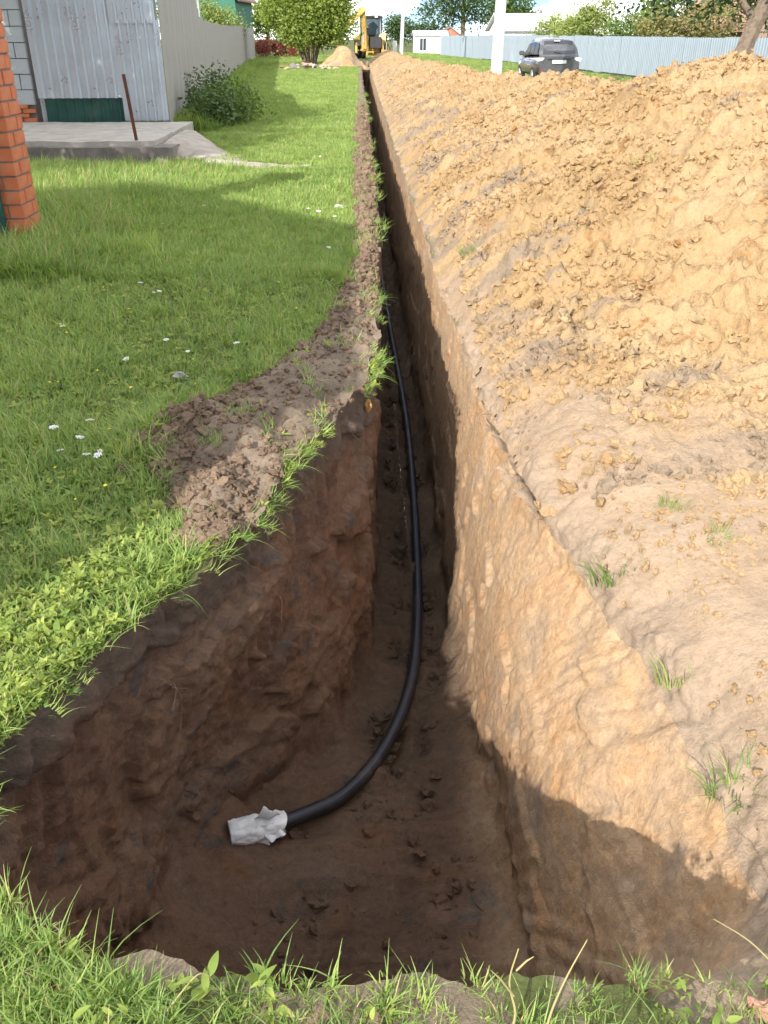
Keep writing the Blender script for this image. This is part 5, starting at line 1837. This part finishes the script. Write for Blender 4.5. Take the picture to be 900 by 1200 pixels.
def wrap():
    """pale cloth tied over the pipe end: a sleeve, a drum-tight end and two loose flaps"""
    d = (Vector(PIPE[0]) - Vector(PIPE[1])).normalized()
    t = empty('wrapped_cloth', Vector(PIPE[0]))
    tag(t, 'pale grey cloth wrapped and taped over the near end of the black pipe', 'cloth')
    m, nt, b = mat_base('pale_cloth', 0.85, 0.2)
    v = objco(nt)
    c = ramp(nt, noise(nt, v, 14, 5, 0.6), [(0.3, (0.55, 0.56, 0.58)), (0.7, (0.70, 0.71, 0.73))])
    c = mixc(nt, mapr(nt, noise(nt, v, 9, 5, 0.6), 0.60, 0.75), c, (0.36, 0.28, 0.22))
    nt.links.new(c, b.inputs['Base Color'])
    bump(nt, b, noise(nt, v, 70, 4, 0.6), 0.3, 0.004)
    side = d.cross(Vector((0, 0, 1))).normalized()
    upv = side.cross(d).normalized()
    nu, nv = 40, 72
    rows = []
    for i in range(nu):
        u = i / (nu - 1)
        s_ = 0.115 - 0.225 * u          # distance beyond the pipe end
        for k in range(nv):
            a = 2 * math.pi * k / nv
            rr = 0.055 + 0.003 * math.sin(3 * a + 9 * u)
            q = np.array([[math.cos(a) * 2, math.sin(a) * 2, u * 5]])
            rr += 0.005 * float(fbm(q, 3, 1.4)[0]) + 0.0022 * math.sin(u * 23 + 3 * math.sin(a * 2 + u * 5))
            if u < 0.06:
                rr *= 0.93
            # tied waist, then flaring ruff
            if u > 0.55:
                wv = (u - 0.55) / 0.45
                rr -= 0.008 * math.exp(-((u - .6) / .05) ** 2)
                rr += wv ** 1.4 * (0.004 * math.sin(2 * a + 0.8) + 0.002 * math.sin(5 * a + 2.0)) - 0.006 * wv
            p = d * s_ + (side * math.cos(a) + upv * math.sin(a)) * rr
            if u > 0.8:
                p = p + d * 0.012 * math.sin(2 * a + 1) * (u - .8) / .2
            rows.append(tuple(p))
    Fc = []
    for i in range(nu - 1):
        for k in range(nv):
            k2 = (k + 1) % nv
            Fc.append((i * nv + k, i * nv + k2, (i + 1) * nv + k2, (i + 1) * nv + k))
    me = np_mesh('sleeve', rows, Fc)
    sl_ = new_obj('sleeve', me, t, m)
    sl_.modifiers.new('thick', 'SOLIDIFY').thickness = 0.002
    # end: wrinkled disc
    V = [tuple(d * 0.108)]
    Fc = []
    nr_ = 8
    for i in range(1, nr_ + 1):
        for k in range(nv):
            a = 2 * math.pi * k / nv
            r_ = 0.052 * i / nr_
            V.append(tuple(d * (0.110 + 0.006 * math.sin(6 * a) * (i / nr_) * (1 - i / nr_) * 4 - 0.003 * (i / nr_) ** 4) + (side * math.cos(a) + upv * math.sin(a)) * r_))
    tri = [(0, 1 + k, 1 + (k + 1) % nv, 1 + (k + 1) % nv) for k in range(nv)]
    for i in range(nr_ - 1):
        for k in range(nv):
            k2 = (k + 1) % nv
            Fc.append((1 + i * nv + k, 1 + i * nv + k2, 1 + (i + 1) * nv + k2, 1 + (i + 1) * nv + k))
    mb = MB()
    mb.add(V, Fc + [q[:3] for q in tri])
    mb.build('end_cover', plain('taped_end', (0.34, 0.42, 0.50), 0.5, var=0.15, scale=30), t, smooth=True)
    # loose folds of the cloth at the tie: along the pipe, up, toward the viewer
    fr_ = -side
    for nm, cs, wr in (('flap', [(-.01, .050, -.01), (.06, .045, .0), (.10, .085, .03), (.035, .125, .015)], .006),
                       ('flap', [(-.005, .050, .035), (.07, .045, .03), (.115, .0, .062), (.05, -.012, .078)], .008),
                       ('flap', [(-.03, .0, .056), (.045, -.005, .056), (.05, -.055, .07), (-.02, -.062, .062)], .006)):
        C = [-d * (a - 0.01) + upv * b + fr_ * c for a, b, c in cs]
        n1, n2 = 16, 16
        nn = (C[1] - C[0]).cross(C[3] - C[0]).normalized()
        V = []
        for i in range(n1):
            for j in range(n2):
                u, w2 = i / (n1 - 1), j / (n2 - 1)
                p = (C[0] * (1 - w2) + C[1] * w2) * (1 - u) + (C[3] * (1 - w2) + C[2] * w2) * u
                k = np.array([[p.x * 18, p.y * 18, p.z * 18]])
                V.append(tuple(p + nn * (wr * math.sin(9 * w2 + 4 * u) * (0.3 + u) + 0.012 * math.sin(math.pi * u) + 0.008 * float(fbm(k, 2)[0]))))
        Fc = [(i * n2 + j, i * n2 + j + 1, (i + 1) * n2 + j + 1, (i + 1) * n2 + j) for i in range(n1 - 1) for j in range(n2 - 1)]
        o = new_obj(nm, np_mesh(nm, V, Fc), t, m)
        o.modifiers.new('thick', 'SOLIDIFY').thickness = 0.002


wrap()

# ------------------------------------------------------------------ near weeds, stalks, stones, flowers
LEAVES = []
for k in range(5):
    v, f = leaf_geo(1.0, random.uniform(.30, .48), 0.25, random.uniform(.2, .6), 6)
    me = np_mesh('leaf', v, f)
    me.materials.append(M_WEED)
    LEAVES.append(me)


def weed(x, y, size, nl, label, group):
    z = float(surf(np.array([x]), np.array([y]))[0])
    t = empty('leafy_weed', (x, y, z), random.uniform(0, 6.28))
    tag(t, label, 'weed', group)
    for k in range(nl):
        o = new_obj('leaf', random.choice(LEAVES), t)
        s_ = size * random.uniform(.55, 1.15)
        o.scale = (s_, s_ * random.uniform(.8, 1.2), s_)
        o.rotation_euler = (random.gauss(0, .2), -random.uniform(.1, 1.25), 2.4 * k + random.uniform(-.4, .4))
        o.location = (random.gauss(0, .012), random.gauss(0, .012), random.uniform(0, .075))


for k in range(40):
    x = random.uniform(-.95, 1.0)
    y = random.uniform(.62, .97) + (.2 if x < -.75 else 0)
    weed(x, y, random.uniform(.022, .044), random.randint(7, 11), 'low broad-leaved weed on the near grassy bank under the camera', 'weeds on the near bank')
for k in range(60):
    y = random.uniform(1.25, 2.5)
    x = float(np.interp(y, RIM_LY, RIM_LX)) - random.uniform(-.01, .34)
    weed(x, y, random.uniform(.024, .046), random.randint(8, 12), 'sunlit yellow-green leafy weed on the left lip of the pit', 'weeds on the left lip')


def stalk(pts, r, label, side=()):
    o0 = Vector(pts[0])
    t = empty('grass_stalk', o0)
    tag(t, label, 'stalk')
    MB().tube([p - o0 for p in spline(pts, 5)], [r * (1 - .6 * i / (5 * (len(pts) - 1))) for i in range(5 * (len(pts) - 1) + 1)], 6).build('stem', M_DRY, t, smooth=True)
    for (f, L, az) in side:
        p = Vector(pts[0]).lerp(Vector(pts[-1]), f) - o0
        MB().tube([p, p + Vector((L * .6 * math.cos(az), L * .2, L * .6)), p + Vector((L * math.cos(az), L * .2, L))], [r * .7, r * .6, r * .25], 5).build('twig', M_DRY, t, smooth=True)


stalk([(.255, .90, .0), (.262, .91, .05), (.25, .93, .11), (.262, .94, .19)], .0028, 'thin upright dry stalk with a side twig on the near bank', [(.45, .06, 2.4), (.75, .03, 0)])
stalk([(.31, .88, .0), (.325, .90, .07), (.35, .92, .14), (.382, .94, .21)], .0026, 'long dry stalk leaning right on the near bank')
stalk([(-.40, .93, .0), (-.36, .95, .05), (-.32, .97, .09), (-.30, .98, .07)], .002, 'short curled dry stalk at the left of the near bank')
stalk([(.80, .98, .02), (.74, 1.03, .06), (.68, 1.07, .075)], .0022, 'thin dry stalk poking left from the right end of the near bank')


def stone(name, loc, s_, label, mat, seed, cat='stone'):
    o = new_obj(name, clod_mesh(seed, mat, 3, .7))
    z = float(surf(np.array([loc[0]]), np.array([loc[1]]))[0])
    o.location = (loc[0], loc[1], z + s_[2] * .35 + (loc[2] if len(loc) > 2 else 0))
    o.scale = s_
    o.rotation_euler = (0, 0, seed)
    tag(o, label, cat)


M_STONE = plain('grey_stone', (0.33, 0.32, 0.31), 0.9, var=0.2, scale=2, bumps=.01)
M_PALEST = plain('pale_stone', (0.55, 0.52, 0.48), 0.9, var=0.15, scale=2, bumps=.01)
M_OCHRE = plain('ochre_clay_lump', (0.40, 0.22, 0.07), 0.95, var=0.2, scale=2, bumps=.02)
stone('stone', (-.99, 4.4), (.055, .045, .04), 'grey stone lying on the lawn beside the soil ridge', M_STONE, 3)
stone('clod', (-.32, 4.5), (.085, .07, .06), 'large grey-brown clod on the soil ridge above the pit corner', M_BERMCLOD, 5, 'clod')
stone('clod', (-.62, 4.12), (.06, .05, .05), 'round brown clod on the soil ridge next to the lawn', M_BERMCLOD, 8, 'clod')
stone('clod', (.0, .92, -.005), (.035, .03, .022), 'grey crumbly clod at the middle of the near bank edge', M_BERMCLOD, 11, 'clod')
stone('clod', (.74, .93), (.04, .035, .03), 'reddish stone at the right end of the near bank', plain('red_stone', (.28, .16, .11), .9), 12, 'clod')
stone('clod', (-.1, .92, -.005), (.035, .03, .02), 'low grey clod left of the middle on the near bank edge', M_BERMCLOD, 14, 'clod')
stone('clod', (.02, 4.12, -.1), (.03, .03, .05), 'ochre clay lump stuck under the turf at the pit corner', M_OCHRE, 15, 'clod')
stone('stone', (1.42, 3.42), (.035, .03, .025), 'pale stone at the toe of the spoil heap', M_PALEST, 17)
stone('stone', (-.22, 9.6), (.12, .1, .05), 'pale stone on the soil ridge farther along the trench', M_PALEST, 19)
stone('stone', (-3.1, 11.9), (.1, .08, .05), 'pale stone in the grass below the slab edge', M_PALEST, 21)

M_PETAL = plain('white_petal', (0.78, 0.78, 0.74), 0.7, var=0.08)
M_YELLOW = plain('yellow_petal', (0.72, 0.55, 0.03), 0.6, var=0.1)


def flower_mesh(kind):
    mb = MB()
    mb.tube([(0, 0, 0), (.004, 0, .05), (0, .004, .1)], [.0016, .0014, .001], 5)
    st_ = len(mb.f)
    if kind == 'yarrow':
        for k in range(16):
            a, r_ = 2.4 * k, .007 * math.sqrt(k)
            mb.tube([(r_ * math.cos(a), r_ * math.sin(a), .098 - r_ * .2), (r_ * math.cos(a), r_ * math.sin(a), .106 - r_ * .2)], [.004, .0055], 6)
    else:
        mb.tube([(0, 0, .098), (0, 0, .106)], [.004, .012], 9)
    me = bpy.data.meshes.new('flower')
    me.from_pydata(mb.v, [], mb.f)
    me.materials.append(M_WEED)
    me.materials.append(M_PETAL if kind == 'yarrow' else M_YELLOW)
    for i, p in enumerate(me.polygons):
        p.material_index = 0 if i < st_ else 1
    return me


fy, fd = flower_mesh('yarrow'), flower_mesh('dandelion')
for k in range(34):
    y = 3.2 + 11 * random.random() ** 1.3
    x = random.uniform(-.42 * y, float(np.interp(y, LEFT_Y, LEFT_X)) - .15)
    if on_lawn(np.array([x]), np.array([y]))[0] < .5:
        continue
    o = new_obj('yarrow_flower', fy)
    o.location = (x, y, float(surf(np.array([x]), np.array([y]))[0]))
    o.scale = [random.uniform(.4, .8)] * 3
    o.rotation_euler = (random.gauss(0, .15), random.gauss(0, .15), random.uniform(0, 6))
    tag(o, 'small white yarrow head in the lawn left of the trench', 'flower', 'white flowers in the lawn')
for k in range(30):
    y = 2.9 + 4.5 * random.random()
    x = random.uniform(-.42 * y, float(np.interp(y, LEFT_Y, LEFT_X)) - .15)
    if on_lawn(np.array([x]), np.array([y]))[0] < .5:
        continue
    o = new_obj('yellow_flower', fd)
    o.location = (x, y, float(surf(np.array([x]), np.array([y]))[0]))
    o.scale = [random.uniform(.35, .75)] * 3
    o.rotation_euler = (random.gauss(0, .15), random.gauss(0, .15), random.uniform(0, 6))
    tag(o, 'tiny yellow flower in the lawn left of the trench', 'flower', 'yellow flowers in the lawn')

# grass tufts on the right lip and on the spoil
TUFTS = [tuft(60, .04, .14, .0045, .085, 4, .18, (.3, 1.3)) for _ in range(3)]
for i, (x, y, s_, lb) in enumerate(((.93, 2.66, 1.1, 'green grass tuft on the right lip, largest and farthest of three'), (.99, 2.10, .9, 'green grass tuft on the right lip halfway down the pit'), (1.0, 1.66, .85, 'green grass tuft on the right lip nearest the camera'), (1.22, 2.95, .7, 'torn grass tuft lying on the bare soil right of the lip'), (1.30, 2.68, .6, 'small half-buried grass tuft on the bare soil at the right'), (2.05, 6.6, .8, 'small green sprig on the face of the spoil heap'), (.86, 6.9, .9, 'grass tuft at the toe of the spoil heap by the trench edge'))):
    z = float(surf(np.array([x]), np.array([y]))[0]) + max(0.0, float(heap(np.array([x]), np.array([y]))[0]) if y > 2.8 else 0.0)
    for q in range(1):
        o = new_obj('grass_tuft', TUFTS[i % 3])
        o.location = (x, y, z - .01)
        o.scale = [s_] * 3
        o.rotation_euler = (random.uniform(-.3, .3), random.uniform(-.5, -.1), random.uniform(0, 6))
        tag(o, lb, 'grass tuft')

# ------------------------------------------------------------------ roots hanging from the cut
for k in range(16):
    y = random.uniform(1.7, 4.6) if k < 11 else random.uniform(2.2, 5.0)
    if k < 11:
        x, sgn = float(np.interp(y, RIM_LY, RIM_LX)) + .03, 1
    else:
        x, sgn = float(np.interp(y, RIM_RY, RIM_RX)) - .05, -1
    z = -random.uniform(.08, .35)
    L = random.uniform(.08, .28)
    pts = [Vector((x, y, z)), Vector((x + sgn * .05, y + random.gauss(0, .02), z - L * .3)), Vector((x + sgn * .05, y + random.gauss(0, .04), z - L * .7)), Vector((x + sgn * .045, y + random.gauss(0, .06), z - L))]
    o = MB().tube([p - pts[0] for p in spline(pts, 4)], [.0013 - .0009 * i / 12 for i in range(13)], 5).build('hanging_root', M_BARK if k % 2 else M_RUST, None, smooth=True)
    o.location = pts[0]
    tag(o, 'thin root hanging from the cut soil of the left pit wall' if k < 11 else 'thin root hanging from the cut soil of the right trench wall', 'root', 'roots in the left wall' if k < 11 else 'roots in the right wall')
